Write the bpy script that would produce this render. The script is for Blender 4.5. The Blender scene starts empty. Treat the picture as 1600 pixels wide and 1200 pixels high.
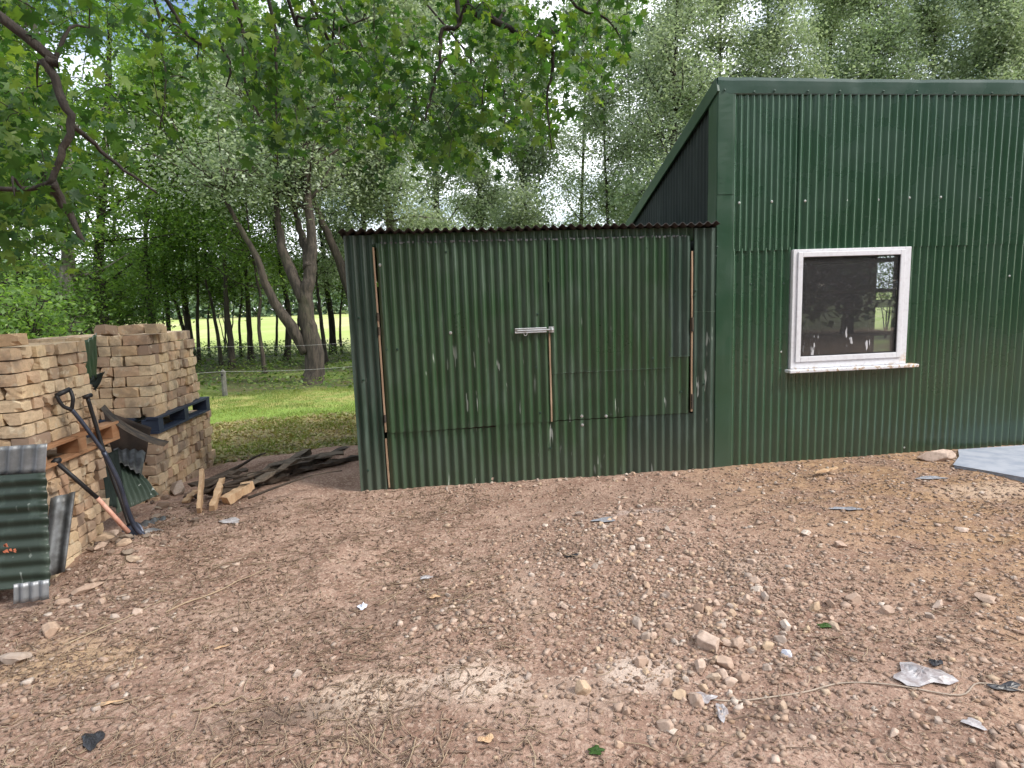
import bpy, math, random
import numpy as np
from mathutils import Matrix, Vector
random.seed(7); RNG = np.random.default_rng(7)
rad = math.radians
SC = bpy.context.scene
COL = SC.collection

# ------------------------------------------------------------------ camera
EYE = 1.595; FPX = 960.0
_yaw, _pit, _rol = rad(6.536), rad(7.692), rad(-1.963)
W_ = np.array([math.sin(_yaw)*math.cos(_pit), math.cos(_yaw)*math.cos(_pit), -math.sin(_pit)])
_r0 = np.array([math.cos(_yaw), -math.sin(_yaw), 0.]); _u0 = np.cross(_r0, W_)
R_ = math.cos(_rol)*_r0 + math.sin(_rol)*_u0
U_ = -math.sin(_rol)*_r0 + math.cos(_rol)*_u0
cam = bpy.data.cameras.new('camera'); cam.sensor_width = 36; cam.lens = FPX/1600*36
cam.clip_start = 0.05; cam.clip_end = 2000
co = bpy.data.objects.new('camera', cam); COL.objects.link(co)
co.matrix_world = Matrix(((R_[0], U_[0], -W_[0], 0), (R_[1], U_[1], -W_[1], 0), (R_[2], U_[2], -W_[2], EYE), (0, 0, 0, 1)))
SC.camera = co
def _ray(x, y): return (x-800)/FPX*R_ - (y-600)/FPX*U_ + W_
def G(x, y, z=0.):            # survey helper: where a sight line meets the ground level z
    d = _ray(x, y); t = (z-EYE)/d[2]; p = d*t; return (p[0], p[1], z)
def Yp(x, y, Y):              # survey helper: where a sight line meets the vertical plane Y
    d = _ray(x, y); t = Y/d[1]; p = d*t; return (p[0], p[1], p[2]+EYE)

# ------------------------------------------------------------------ light
SUN_EL, SUN_AZ = rad(44), rad(118)      # azimuth clockwise from +Y: to the right and a little behind the camera
w = bpy.data.worlds.new('World'); SC.world = w; w.use_nodes = True
nt = w.node_tree; nt.nodes.clear()
sky = nt.nodes.new('ShaderNodeTexSky'); sky.sky_type = 'NISHITA'; sky.sun_disc = False
sky.sun_elevation = SUN_EL; sky.sun_rotation = SUN_AZ; sky.dust_density = 2.0
tc = nt.nodes.new('ShaderNodeTexCoord'); nz = nt.nodes.new('ShaderNodeTexNoise')
nz.inputs['Scale'].default_value = 2.3; nz.inputs['Detail'].default_value = 5; nz.inputs['Roughness'].default_value = .55
mp = nt.nodes.new('ShaderNodeMapping'); mp.inputs['Scale'].default_value = (1, 1, 2.2); mp.inputs['Location'].default_value = (.35, .1, .6)
rp = nt.nodes.new('ShaderNodeValToRGB'); rp.color_ramp.elements[0].position = .42; rp.color_ramp.elements[1].position = .56
mx = nt.nodes.new('ShaderNodeMix'); mx.data_type = 'RGBA'
mx.inputs[7].default_value = (10.5, 10.9, 11.6, 1)     # bright cloud
bg = nt.nodes.new('ShaderNodeBackground'); bg.inputs['Strength'].default_value = .125
out = nt.nodes.new('ShaderNodeOutputWorld')
L = nt.links.new
L(tc.outputs['Generated'], mp.inputs['Vector']); L(mp.outputs[0], nz.inputs['Vector']); L(nz.outputs[0], rp.inputs[0])
L(rp.outputs[0], mx.inputs[0]); L(sky.outputs[0], mx.inputs[6]); L(mx.outputs[2], bg.inputs[0]); L(bg.outputs[0], out.inputs[0])
sl = bpy.data.lights.new('sun', 'SUN'); sl.energy = 2.2; sl.angle = rad(12); sl.color = (1, .95, .87)
so = bpy.data.objects.new('sun', sl); COL.objects.link(so)
_sd = Vector((math.sin(SUN_AZ)*math.cos(SUN_EL), math.cos(SUN_AZ)*math.cos(SUN_EL), math.sin(SUN_EL)))
so.rotation_euler = _sd.to_track_quat('Z', 'Y').to_euler()
SC.view_settings.view_transform = 'Standard'; SC.view_settings.look = 'None'; SC.view_settings.gamma = 1
SC.view_settings.exposure = 0.76
SC.cycles.max_bounces = 8; SC.cycles.transparent_max_bounces = 12; SC.cycles.transmission_bounces = 4
SC.cycles.diffuse_bounces = 4; SC.cycles.glossy_bounces = 3
SC.cycles.sample_clamp_indirect = 6

# ------------------------------------------------------------------ node helpers
class NB:
    def __init__(s, name):
        s.m = bpy.data.materials.new(name); s.m.use_nodes = True; s.t = s.m.node_tree; s.t.nodes.clear()
        s.out = s.t.nodes.new('ShaderNodeOutputMaterial')
    def put(s, sock, v):
        if hasattr(v, 'is_linked') or isinstance(v, bpy.types.NodeSocket): s.t.links.new(v, sock)
        elif isinstance(v, (tuple, list)) and len(v) == 3 and sock.type == 'RGBA': sock.default_value = (*v, 1)
        else: sock.default_value = v
    def n(s, typ, outp=0, props=None, **kw):
        nd = s.t.nodes.new('ShaderNode'+typ)
        for k, v in (props or {}).items(): setattr(nd, k, v)
        for k, v in kw.items():
            k = k.replace('_', ' ')
            s.put(nd.inputs[int(k[1:])] if k[0] == 'i' and k[1:].isdigit() else nd.inputs[k], v)
        return nd.outputs[outp]
    def pos(s): return s.n('NewGeometry', 'Position')
    def obj(s): return s.n('TexCoord', 'Object')
    def noise(s, scale, vec=None, detail=4, rough=.55, sc3=None, loc=None):
        v = vec if vec is not None else s.obj()
        if sc3 or loc: v = s.n('Mapping', 0, None, Vector=v, Scale=sc3 or (1, 1, 1), Location=loc or (0, 0, 0))
        return s.n('TexNoise', 0, None, Vector=v, Scale=scale, Detail=detail, Roughness=rough)
    def ramp(s, f, a, b, c0=(0, 0, 0), c1=(1, 1, 1), mid=None):
        nd = s.t.nodes.new('ShaderNodeValToRGB'); e = nd.color_ramp.elements
        e[0].position = a; e[0].color = (*c0, 1); e[1].position = b; e[1].color = (*c1, 1)
        for p, c in (mid or []):
            q = e.new(p); q.color = (*c, 1)
        s.put(nd.inputs[0], f); return nd.outputs[0]
    def mix(s, f, a, b, mode='MIX'):
        nd = s.t.nodes.new('ShaderNodeMix'); nd.data_type = 'RGBA'; nd.blend_type = mode
        s.put(nd.inputs[0], f); s.put(nd.inputs[6], a); s.put(nd.inputs[7], b); return nd.outputs[2]
    def math(s, op, a, b=0.): return s.n('Math', 0, {'operation': op}, i0=a, i1=b)
    def rng(s, v, a, b, c=0., d=1.): return s.n('MapRange', 0, {'interpolation_type': 'SMOOTHSTEP'}, Value=v, From_Min=a, From_Max=b, To_Min=c, To_Max=d)
    def bump(s, h, strength=.3, dist=.01): return s.n('Bump', 0, None, Height=h, Strength=strength, Distance=dist)
    def pr(s, **kw):
        o = s.n('BsdfPrincipled', 0, None, **kw); s.t.links.new(o, s.out.inputs[0]); return s.m
    def sep(s, v): 
        nd = s.t.nodes.new('ShaderNodeSeparateXYZ'); s.put(nd.inputs[0], v); return nd.outputs

def leaf_mat(name, cols, trans=.4, tcol=None, rough=.5):
    b = NB(name); r = b.n('NewGeometry', 'Random Per Island')
    mid = [(i/(len(cols)-1), c) for i, c in enumerate(cols)][1:-1]
    c = b.ramp(r, 0, 1, cols[0], cols[-1], mid)
    nz = b.noise(.55, b.pos(), 3)
    c = b.mix(b.rng(nz, .35, .65), c, b.mix(1., c, (.62, .70, .62), 'MULTIPLY'))
    p = b.n('BsdfPrincipled', 0, None, Base_Color=c, Roughness=rough)
    tc_ = b.mix(1., c, tcol or (1.5, 1.7, .7), 'MULTIPLY')
    t = b.n('BsdfTranslucent', 0, None, Color=tc_)
    m = b.n('MixShader', 0, None, i0=trans, i1=p, i2=t); b.t.links.new(m, b.out.inputs[0]); return b.m

M = {}
M['maple'] = leaf_mat('maple_leaf', [(.034, .085, .030), (.055, .125, .032), (.095, .185, .04), (.20, .27, .06)], .48, (1.7, 1.85, .75))
M['silver'] = leaf_mat('silver_leaf', [(.22, .28, .18), (.38, .44, .32), (.55, .60, .48), (.26, .32, .18)], .45, (1.2, 1.3, .85))
M['green'] = leaf_mat('green_leaf', [(.11, .19, .06), (.17, .27, .085), (.26, .36, .11)], .55, (1.6, 1.75, .7))
M['dense'] = leaf_mat('reflection_tree_leaf', [(.03, .065, .02), (.05, .10, .03), (.08, .13, .035)], .25)
M['under'] = leaf_mat('undergrowth_leaf', [(.07, .13, .03), (.14, .21, .05), (.20, .22, .07)], .35)
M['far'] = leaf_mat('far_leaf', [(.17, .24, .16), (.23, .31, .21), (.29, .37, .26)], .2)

def bark(name, a, b_, sc=6):
    b = NB(name); o = b.pos()
    n = b.noise(sc*3, o, 5, .6, (1, 1, .22)); m = b.noise(1.3, o, 3)
    c = b.mix(b.rng(n, .3, .7), a, b_)
    c = b.mix(b.math('MULTIPLY', b.rng(m, .55, .72), .6), c, (.06, .07, .03))
    return b.pr(Base_Color=c, Roughness=.9, Normal=b.bump(n, .9, .03))
M['bark'] = bark('grey_brown_bark', (.028, .023, .018), (.085, .068, .052))
M['bark_dark'] = bark('dark_bark', (.018, .015, .012), (.050, .040, .031))
M['bark_pale'] = bark('pale_bark', (.12, .11, .09), (.27, .25, .21))

def green_metal(name, base, dark, rough, grime=.4, scr=.0, chalk=.3, coat=.3):
    b = NB(name); o = b.pos(); oi = b.n('ObjectInfo', 'Random')
    X, Y, Z = b.sep(o)[:3]
    n1 = b.noise(2.2, o, 5, .6); n2 = b.noise(14, o, 4, .6, (1, 1, .12)); n3 = b.noise(60, o, 3, .6)
    c = b.mix(b.rng(n1, .35, .7), base, dark)
    c = b.mix(b.math('MULTIPLY', b.rng(n2, .5, .75), chalk), c, (.13, .18, .15))
    c = b.mix(b.math('MULTIPLY', b.rng(Z, .55, .0), grime), c, (.085, .105, .075))
    c = b.mix(b.math('MULTIPLY', oi, .35), c, b.mix(1., c, (.7, .8, .85), 'MULTIPLY'))
    if scr > 0:
        s = b.noise(26, o, 2, .5, (1, 1, .14)); s2 = b.noise(1.7, o, 2, .5)
        f = b.math('MULTIPLY', b.rng(s, .665, .71), b.rng(s2, .50, .62))
        f = b.math('MULTIPLY', f, b.rng(Z, 1.6, .9))
        c = b.mix(b.math('MULTIPLY', f, scr), c, (.5, .54, .5))
    r = b.rng(n1, .3, .75, rough-.07, rough+.13)
    r = b.math('ADD', r, b.math('MULTIPLY', b.rng(Z, 1.2, 0.), .15))
    return b.pr(Base_Color=c, Roughness=r, Normal=b.bump(b.math('ADD', n3, b.math('MULTIPLY', n1, 3.)),   .07, .003), Coat_Weight=coat, Coat_Roughness=.10)
M['metal_tall'] = green_metal('green_painted_steel', (.034, .092, .046), (.043, .100, .058), .26, .30, .0, .08, .9)
M['metal_small'] = green_metal('weathered_green_tin', (.029, .070, .030), (.042, .076, .044), .34, .45, 1., .35)
M['metal_grey'] = green_metal('greyed_green_tin', (.026, .054, .036), (.038, .064, .050), .42, .6, 1., .45)
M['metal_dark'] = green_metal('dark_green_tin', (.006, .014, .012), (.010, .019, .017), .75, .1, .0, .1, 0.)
M['ridge'] = green_metal('grey_green_ridge', (.050, .095, .072), (.065, .11, .09), .30, .0, .0, .1, .3)
M['metal_loose'] = green_metal('dull_green_tin', (.012, .026, .017), (.018, .032, .024), .5, .2, .5, .3, .1)
M['flash'] = green_metal('green_flashing', (.022, .064, .034), (.028, .072, .042), .38, .3, .0, .12)
def simple(name, c, rough=.6, metal=0., c2=None, sc=20, bump=.2, dist=.004, sc3=None, lo=.35, hi=.65):
    b = NB(name); n = b.noise(sc, b.obj(), 5, .6, sc3)
    col = b.mix(b.rng(n, lo, hi), c, c2 or tuple(v*.75 for v in c))
    return b.pr(Base_Color=col, Roughness=rough, Metallic=metal, Normal=b.bump(n, bump, dist))
M['hollow'] = simple('hollow_shade', (.022, .016, .013), .8, 0, (.045, .03, .024), 7)  # dark brown painted for the shadow and dark brick inside the hollow
M['galv'] = simple('galvanised_steel', (.30, .31, .33), .45, .5, (.18, .19, .20), 9)
M['galv_dark'] = simple('dull_zinc', (.20, .21, .22), .5, .4, (.09, .09, .09), 12)
M['rusty'] = simple('rusty_tin', (.10, .075, .055), .8, .1, (.035, .03, .028), 9)
M['roofedge'] = simple('blackened_tin', (.014, .014, .014), .65, .1, (.034, .026, .024), 14)
M['bolt'] = simple('zinc_bolt', (.62, .64, .66), .35, .6, (.5, .5, .5), 30)
M['screw'] = simple('screw_cap', (.035, .075, .055), .4, .2)
M['screwpale'] = simple('bare_screw', (.55, .57, .55), .4, .4)
M['edge'] = simple('worn_sheet_edge', (.10, .17, .12), .6, 0, (.04, .07, .045), 18)
M['iron'] = simple('dark_iron', (.03, .028, .028), .5, .3)
def wood(name, a, c, sc=6, stretch=(1, 1, .1), rough=.8):
    b = NB(name); n = b.noise(sc*4, b.obj(), 5, .65, stretch); m = b.noise(2.5, b.obj(), 2)
    col = b.mix(b.rng(n, .3, .7), a, c); col = b.mix(b.math('MULTIPLY', b.rng(m, .4, .7), .4), col, tuple(v*.6 for v in a))
    return b.pr(Base_Color=col, Roughness=rough, Normal=b.bump(n, .4, .004))
M['batten'] = wood('tan_batten', (.33, .22, .14), (.45, .32, .22))
M['pallet'] = wood('orange_pallet_wood', (.36, .17, .08), (.46, .27, .15), 6, (.15, .15, 1))
M['pallet_blue'] = wood('blue_painted_wood', (.016, .026, .055), (.032, .048, .085), 6, (.15, .15, 1), .6)
M['timber'] = wood('pale_timber', (.48, .30, .17), (.60, .42, .26), 6, (1, 1, .12))
M['oldwood'] = wood('weathered_timber', (.075, .058, .045), (.17, .135, .10), 7, (.12, 1, 1), .9)
M['darkwood'] = wood('rotten_timber', (.035, .026, .02), (.10, .072, .052), 7, (.12, 1, 1), .9)
M['pinkwood'] = simple('pink_wood_handle', (.62, .30, .22), .5, 0, (.70, .42, .32), 30)
M['blackgrip'] = simple('black_grip', (.018, .018, .022), .55)
M['steelblue'] = simple('blue_grey_tube', (.045, .055, .085), .35, .4, (.08, .09, .13), 8)
M['blade'] = simple('worn_blade', (.20, .19, .19), .45, .6, (.33, .31, .30), 14)
b = NB('upvc'); o = b.pos(); X, Y, Z = b.sep(o)[:3]; n = b.noise(30, o, 4)
c = b.mix(b.rng(n, .45, .75), (.75, .76, .80), (.66, .66, .70))
f = b.math('MULTIPLY', b.rng(Z, 1.03, .86), b.rng(X, 4.30, 4.42)); f = b.math('MULTIPLY', f, b.rng(n, .42, .6))
c = b.mix(b.math('MULTIPLY', f, .9), c, (.62, .36, .12))
f2 = b.math('MULTIPLY', b.rng(Z, .90, .87), b.rng(b.noise(22, o, 3), .54, .62)); c = b.mix(b.math('MULTIPLY', f2, .8), c, (.40, .27, .15))
M['upvc'] = b.pr(Base_Color=c, Roughness=.35)
M['gasket'] = simple('gasket', (.02, .02, .022), .5)
b = NB('window_glass'); fr = b.n('Fresnel', 0, None, IOR=1.6); gl = b.n('BsdfGlossy', 0, None, Color=(1, 1, 1), Roughness=.01)
tr = b.n('BsdfTransparent', 0, None, Color=(.82, .85, .86)); 
spl = b.math('MULTIPLY', b.rng(b.noise(26, b.pos(), 2, .5, (1, 1, .2)), .655, .69), 1.)
sp2 = b.rng(b.noise(160, b.pos(), 1, .5), .70, .76)
spm = b.math('MAXIMUM', b.math('MULTIPLY', spl, b.rng(b.sep(b.pos())[2], 1.35, 1.15)), b.math('MULTIPLY', sp2, .5))
df = b.n('BsdfDiffuse', 0, None, Color=(.6, .6, .62))
m1 = b.n('MixShader', 0, None, i0=b.math('MULTIPLY', fr, 1.1), i1=tr, i2=gl)
film = b.n('MixShader', 0, None, i0=b.math('ADD', .055, b.math('MULTIPLY', spm, .85)), i1=m1, i2=df)
b.t.links.new(film, b.out.inputs[0]); M['glass'] = b.m
# bricks: yellow buff, random per brick, smoky patches
b = NB('buff_brick'); oi = b.n('ObjectInfo', 'Random'); isl = b.n('NewGeometry', 'Random Per Island'); r = b.math('FRACT', b.math('ADD', oi, isl))
c = b.ramp(r, 0, 1, (.50, .34, .21), (.60, .46, .31), [(.15, (.66, .51, .32)), (.32, (.48, .30, .20)), (.5, (.70, .56, .38)), (.68, (.56, .41, .27)), (.80, (.30, .21, .16)), (.90, (.64, .45, .30))])
n = b.noise(5, b.pos(), 4, .6); g = b.noise(70, b.obj(), 4, .7)
c = b.mix(b.math('MULTIPLY', b.rng(n, .48, .66), .65), c, (.22, .175, .14))
c = b.mix(b.math('MULTIPLY', b.rng(b.noise(16, b.pos(), 3), .58, .7), .6), c, (.62, .55, .42))
c = b.mix(b.math('MULTIPLY', b.rng(g, .4, .7), .35), c, (.30, .22, .13))
M['brick'] = b.pr(Base_Color=c, Roughness=.92, Normal=b.bump(b.noise(130, b.obj(), 3, .7), .4, .002))
# stone
def stone(name, cols):
    b = NB(name); r = b.math('FRACT', b.math('ADD', b.n('ObjectInfo', 'Random'), b.n('NewGeometry', 'Random Per Island')))
    c = b.ramp(r, 0, 1, cols[0], cols[-1], [(i/(len(cols)-1), q) for i, q in enumerate(cols)][1:-1])
    n = b.noise(35, b.pos(), 4, .65)
    c = b.mix(b.math('MULTIPLY', b.rng(n, .35, .7), .5), c, (.24, .165, .12))
    return b.pr(Base_Color=c, Roughness=.9, Normal=b.bump(n, .5, .006))
M['stone'] = stone('pinkish_stone', [(.50, .37, .29), (.42, .30, .23), (.58, .45, .37), (.46, .32, .24), (.54, .40, .27), (.42, .34, .29), (.66, .57, .49)])
M['gravel'] = stone('gravel', [(.28, .18, .13), (.38, .26, .195), (.20, .13, .095), (.44, .32, .245), (.31, .20, .13), (.24, .175, .14), (.54, .43, .35)])
M['straw'] = stone('straw_twig', [(.22, .15, .10), (.36, .27, .18), (.14, .09, .065), (.46, .36, .24), (.28, .18, .12)])
M['chips'] = stone('bark_chip', [(.14, .085, .06), (.22, .14, .10), (.09, .055, .04), (.30, .21, .14), (.18, .12, .09), (.40, .30, .21)])
M['plastic'] = simple('clear_plastic_scrap', (.46, .44, .45), .3, 0, (.28, .24, .24), 30)
M['plastic_white'] = simple('white_plastic', (.72, .74, .84), .35, 0, (.60, .62, .70), 20)
M['black'] = simple('black_plastic', (.02, .02, .025), .4)
M['slate'] = simple('grey_slate', (.30, .31, .34), .6, 0, (.20, .20, .22), 25)
M['string'] = simple('pale_twine', (.42, .34, .27), .8)
M['concrete'] = simple('blue_grey_concrete', (.26, .29, .35), .85, 0, (.36, .38, .43), 5, .3, .01)
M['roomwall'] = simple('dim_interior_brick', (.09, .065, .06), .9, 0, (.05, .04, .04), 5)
M['redtag'] = simple('orange_paint_flake', (.70, .22, .12), .7)
M['wire'] = simple('fence_wire', (.55, .55, .55), .5, .3)
M['post'] = simple('grey_post', (.17, .165, .15), .85, 0, (.10, .10, .085), 12)
M['grass'] = leaf_mat('grass_blade', [(.13, .20, .04), (.22, .28, .06), (.32, .30, .10), (.17, .25, .05)], .35)
M['leaflitter'] = leaf_mat('dead_leaves', [(.32, .25, .10), (.22, .16, .08), (.44, .36, .17), (.26, .28, .10)], .2)

# ground
b = NB('ground'); P = b.pos(); X, Y, Z = b.sep(P)[:3]
n0 = b.noise(.55, P, 4, .6); n1 = b.noise(2.6, P, 5, .65); n2 = b.noise(18, P, 5, .7); n3 = b.noise(110, P, 4, .75)
vor = b.n('TexVoronoi', 'Color', None, Vector=P, Scale=75.); vd = b.n('TexVoronoi', 'Distance', None, Vector=P, Scale=75.)
soil = b.mix(b.rng(n1, .36, .64), (.25, .152, .112), (.375, .247, .19))
soil = b.mix(b.math('MULTIPLY', b.rng(n2, .50, .72), .75), soil, (.47, .34, .265))
soil = b.mix(b.math('MULTIPLY', b.rng(n3, .50, .64), .65), soil, (.10, .066, .048))
vv = b.sep(vor)[0]
soil = b.mix(b.math('MULTIPLY', b.rng(vv, .62, .95), .55), soil, (.52, .39, .31))
# ochre ground in front of the taller shed on the right
och = b.math('MULTIPLY', b.rng(b.math('ADD', X, b.math('MULTIPLY', n0, 1.6)), 2.2, 4.2), b.rng(n1, .3, .6))
soil = b.mix(b.math('MULTIPLY', och, .7), soil, b.mix(b.rng(n2, .4, .65), (.25, .145, .068), (.43, .27, .14)))
def blob(x, y, rx, ry, amt, colr, src):
    dx = b.math('DIVIDE', b.math('SUBTRACT', X, x), rx); dy = b.math('DIVIDE', b.math('SUBTRACT', Y, y), ry)
    d = b.math('ADD', b.math('MULTIPLY', dx, dx), b.math('MULTIPLY', dy, dy))
    d = b.math('ADD', d, b.math('MULTIPLY', b.math('SUBTRACT', n1, .5), 2.6)); d = b.math('ADD', d, b.math('MULTIPLY', b.math('SUBTRACT', n2, .5), 2.4))
    return b.mix(b.math('MULTIPLY', b.rng(d, 1.5, -.3), amt), src, colr)
for (px, py, rx, ry, amt, cl) in [(100, 1030, .34, .22, .85, (.46, .32, .20)), (570, 1090, .26, .16, .9, (.60, .47, .37)), (740, 1065, .24, .17, .9, (.62, .50, .41)),
        (1010, 1040, .20, .14, .8, (.64, .53, .45)), (860, 1090, .35, .15, .55, (.46, .35, .28)), (1170, 880, .18, .20, .5, (.50, .39, .31)), (820, 930, .12, .35, .5, (.47, .35, .27)),
        (1560, 765, .6, .22, .9, (.50, .37, .27)), (380, 960, .35, .12, .5, (.45, .33, .26)), (1000, 800, .35, .08, .45, (.46, .40, .38)),
        (430, 1120, .35, .10, .6, (.10, .075, .06)), (900, 860, .3, .2, .45, (.16, .11, .085)), (1240, 1110, .25, .13, .5, (.16, .11, .09)), (560, 960, .4, .13, .4, (.15, .10, .075))]:
    gx, gy, _ = G(px, py); soil = blob(gx, gy, rx, ry, amt, cl, soil)
Yn = b.math('ADD', Y, b.math('MULTIPLY', b.math('SUBTRACT', n0, .5), 2.2)); Yn = b.math('ADD', Yn, b.math('MULTIPLY', b.math('SUBTRACT', n1, .5), .9))
litter = b.mix(b.rng(n2, .4, .62), (.24, .18, .075), (.42, .32, .15)); litter = b.mix(b.rng(n1, .45, .62), litter, (.17, .17, .055))
lawn = b.mix(b.rng(n2, .35, .65), (.17, .26, .05), (.25, .35, .07))
pale = b.mix(b.rng(n1, .42, .6), (.22, .29, .07), (.37, .34, .12))
floor_ = b.mix(b.rng(n1, .4, .62), (.06, .085, .028), (.11, .10, .045)); floor_ = b.mix(b.rng(n0, .5, .62), floor_, (.15, .20, .05))
field = b.mix(b.rng(b.noise(.12, P, 4, .6, (1, .35, 1)), .42, .60), (.34, .42, .12), (.47, .46, .22))
c = b.mix(b.rng(Yn, 6.7, 7.2), soil, litter); c = b.mix(b.rng(Yn, 8.9, 9.5), c, lawn); c = b.mix(b.rng(Yn, 10.2, 10.9), c, pale)
c = b.mix(b.rng(Yn, 12.0, 13.0), c, floor_); c = b.mix(b.rng(Yn, 22.5, 24.), c, field); c = b.mix(b.rng(Yn, -11., -14.), c, floor_)
hh = b.math('ADD', b.math('MULTIPLY', n3, .5), b.math('ADD', b.math('MULTIPLY', n2, 1.), b.math('MULTIPLY', vd, .3)))
M['ground'] = b.pr(Base_Color=c, Roughness=.95, Specular_IOR_Level=.25, Normal=b.bump(hh, .8, .014))

# ------------------------------------------------------------------ mesh helpers
def nrm(v): v = np.asarray(v, float); return v/ (np.linalg.norm(v)+1e-12)
class MB:
    def __init__(s): s.v = []; s.f = []; s.n = 0
    def add(s, V, F):
        V = np.asarray(V, float).reshape(-1, 3); s.v.append(V); o = s.n
        if isinstance(F, np.ndarray): s.f.append(F.astype(np.int64)+o)
        else: s.f += [tuple(i+o for i in q) for q in F]
        s.n += len(V)
    def box(s, x0, x1, y0, y1, z0, z1):
        s.add([(x, y, z) for z in (z0, z1) for y in (y0, y1) for x in (x0, x1)], [(0, 2, 3, 1), (4, 5, 7, 6), (0, 1, 5, 4), (2, 6, 7, 3), (0, 4, 6, 2), (1, 3, 7, 5)])
    def beam(s, a, b_, wd, th, up=(0, 0, 1), jit=0, seg=1):
        a, b_ = np.array(a, float), np.array(b_, float); d = nrm(b_-a); sd = nrm(np.cross(d, up)); u2 = np.cross(sd, d)
        V = []
        for i in range(seg+1):
            c = a+(b_-a)*i/seg
            for sx, sz in ((-1, -1), (1, -1), (1, 1), (-1, 1)):
                V.append(c+sd*sx*wd/2+u2*sz*th/2+RNG.normal(0, jit, 3) if jit else c+sd*sx*wd/2+u2*sz*th/2)
        F = [(3, 2, 1, 0), tuple(4*seg+k for k in range(4))]
        for i in range(seg):
            for k in range(4): F.append((4*i+k, 4*i+(k+1) % 4, 4*i+4+(k+1) % 4, 4*i+4+k))
        s.add(V, F)
    def tube(s, pts, rs, n=8, rough=0.):
        pts = [np.array(p, float) for p in pts]; k = len(pts)
        if not hasattr(rs, '__len__'): rs = [rs]*k
        V = []; ref = None
        for i, p in enumerate(pts):
            d = nrm(pts[min(i+1, k-1)]-pts[max(i-1, 0)])
            if ref is None: ref = np.array([1., 0, 0]) if abs(d[0]) < .9 else np.array([0, 1., 0])
            a = nrm(ref-d*np.dot(ref, d)); ref = a; c = np.cross(d, a)
            for j in range(n):
                t = 2*math.pi*j/n; rr = rs[i]*(1+(RNG.uniform(-rough, rough) if rough else 0))
                V.append(p+rr*(math.cos(t)*a+math.sin(t)*c))
        F = []
        for i in range(k-1):
            for j in range(n): F.append((i*n+j, i*n+(j+1) % n, i*n+n+(j+1) % n, i*n+n+j))
        F.append(tuple(range(n-1, -1, -1))); F.append(tuple(range((k-1)*n, k*n)))
        s.add(V, F)
    def grid(s, f, nu, nv):
        V = [f(i/nu, j/nv) for j in range(nv+1) for i in range(nu+1)]
        s.add(V, [(j*(nu+1)+i, j*(nu+1)+i+1, (j+1)*(nu+1)+i+1, (j+1)*(nu+1)+i) for j in range(nv) for i in range(nu)])
    def build(s, name, mat, parent=None, smooth=False, solid=0, bevel=0, mats=None):
        V = np.concatenate(s.v) if s.v else np.zeros((0, 3))
        if parent is not None:
            q = parent
            while q is not None: V = V-np.array(q.location); q = q.parent
        me = bpy.data.meshes.new(name)
        if s.f and all(isinstance(q, np.ndarray) for q in s.f):
            F = np.concatenate(s.f); k = F.shape[1]
            me.vertices.add(len(V)); me.vertices.foreach_set('co', V.astype(np.float32).ravel())
            me.loops.add(F.size); me.loops.foreach_set('vertex_index', F.astype(np.int32).ravel())
            me.polygons.add(len(F)); me.polygons.foreach_set('loop_start', np.arange(0, F.size, k, dtype=np.int32))
            me.polygons.foreach_set('loop_total', np.full(len(F), k, dtype=np.int32)); me.update(calc_edges=True)
        else:
            fl = []
            for q in s.f:
                if isinstance(q, np.ndarray): fl += [tuple(r) for r in q.tolist()]
                else: fl.append(q)
            me.from_pydata([tuple(v) for v in V], [], fl); me.update()
        if smooth: me.polygons.foreach_set('use_smooth', np.ones(len(me.polygons), dtype=bool))
        me.materials.append(mat if not isinstance(mat, str) else M[mat])
        o = bpy.data.objects.new(name, me); COL.objects.link(o)
        if parent is not None: o.parent = parent
        if solid:
            md = o.modifiers.new('solid', 'SOLIDIFY'); md.thickness = solid; md.offset = 0
        if bevel:
            md = o.modifiers.new('bevel', 'BEVEL'); md.width = bevel; md.segments = 2
        return o
def tag(o, label=None, cat=None, group=None, kind=None):
    if label: o['label'] = label
    if cat: o['category'] = cat
    if group: o['group'] = group
    if kind: o['kind'] = kind
    return o
def empty(name, loc, label, cat, group=None):
    o = bpy.data.objects.new(name, None); COL.objects.link(o); o.location = loc; o.empty_display_size = .1
    return tag(o, label, cat, group)
def part(mb, name, mat, parent, **kw): return mb.build(name, mat, parent, **kw)

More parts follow.
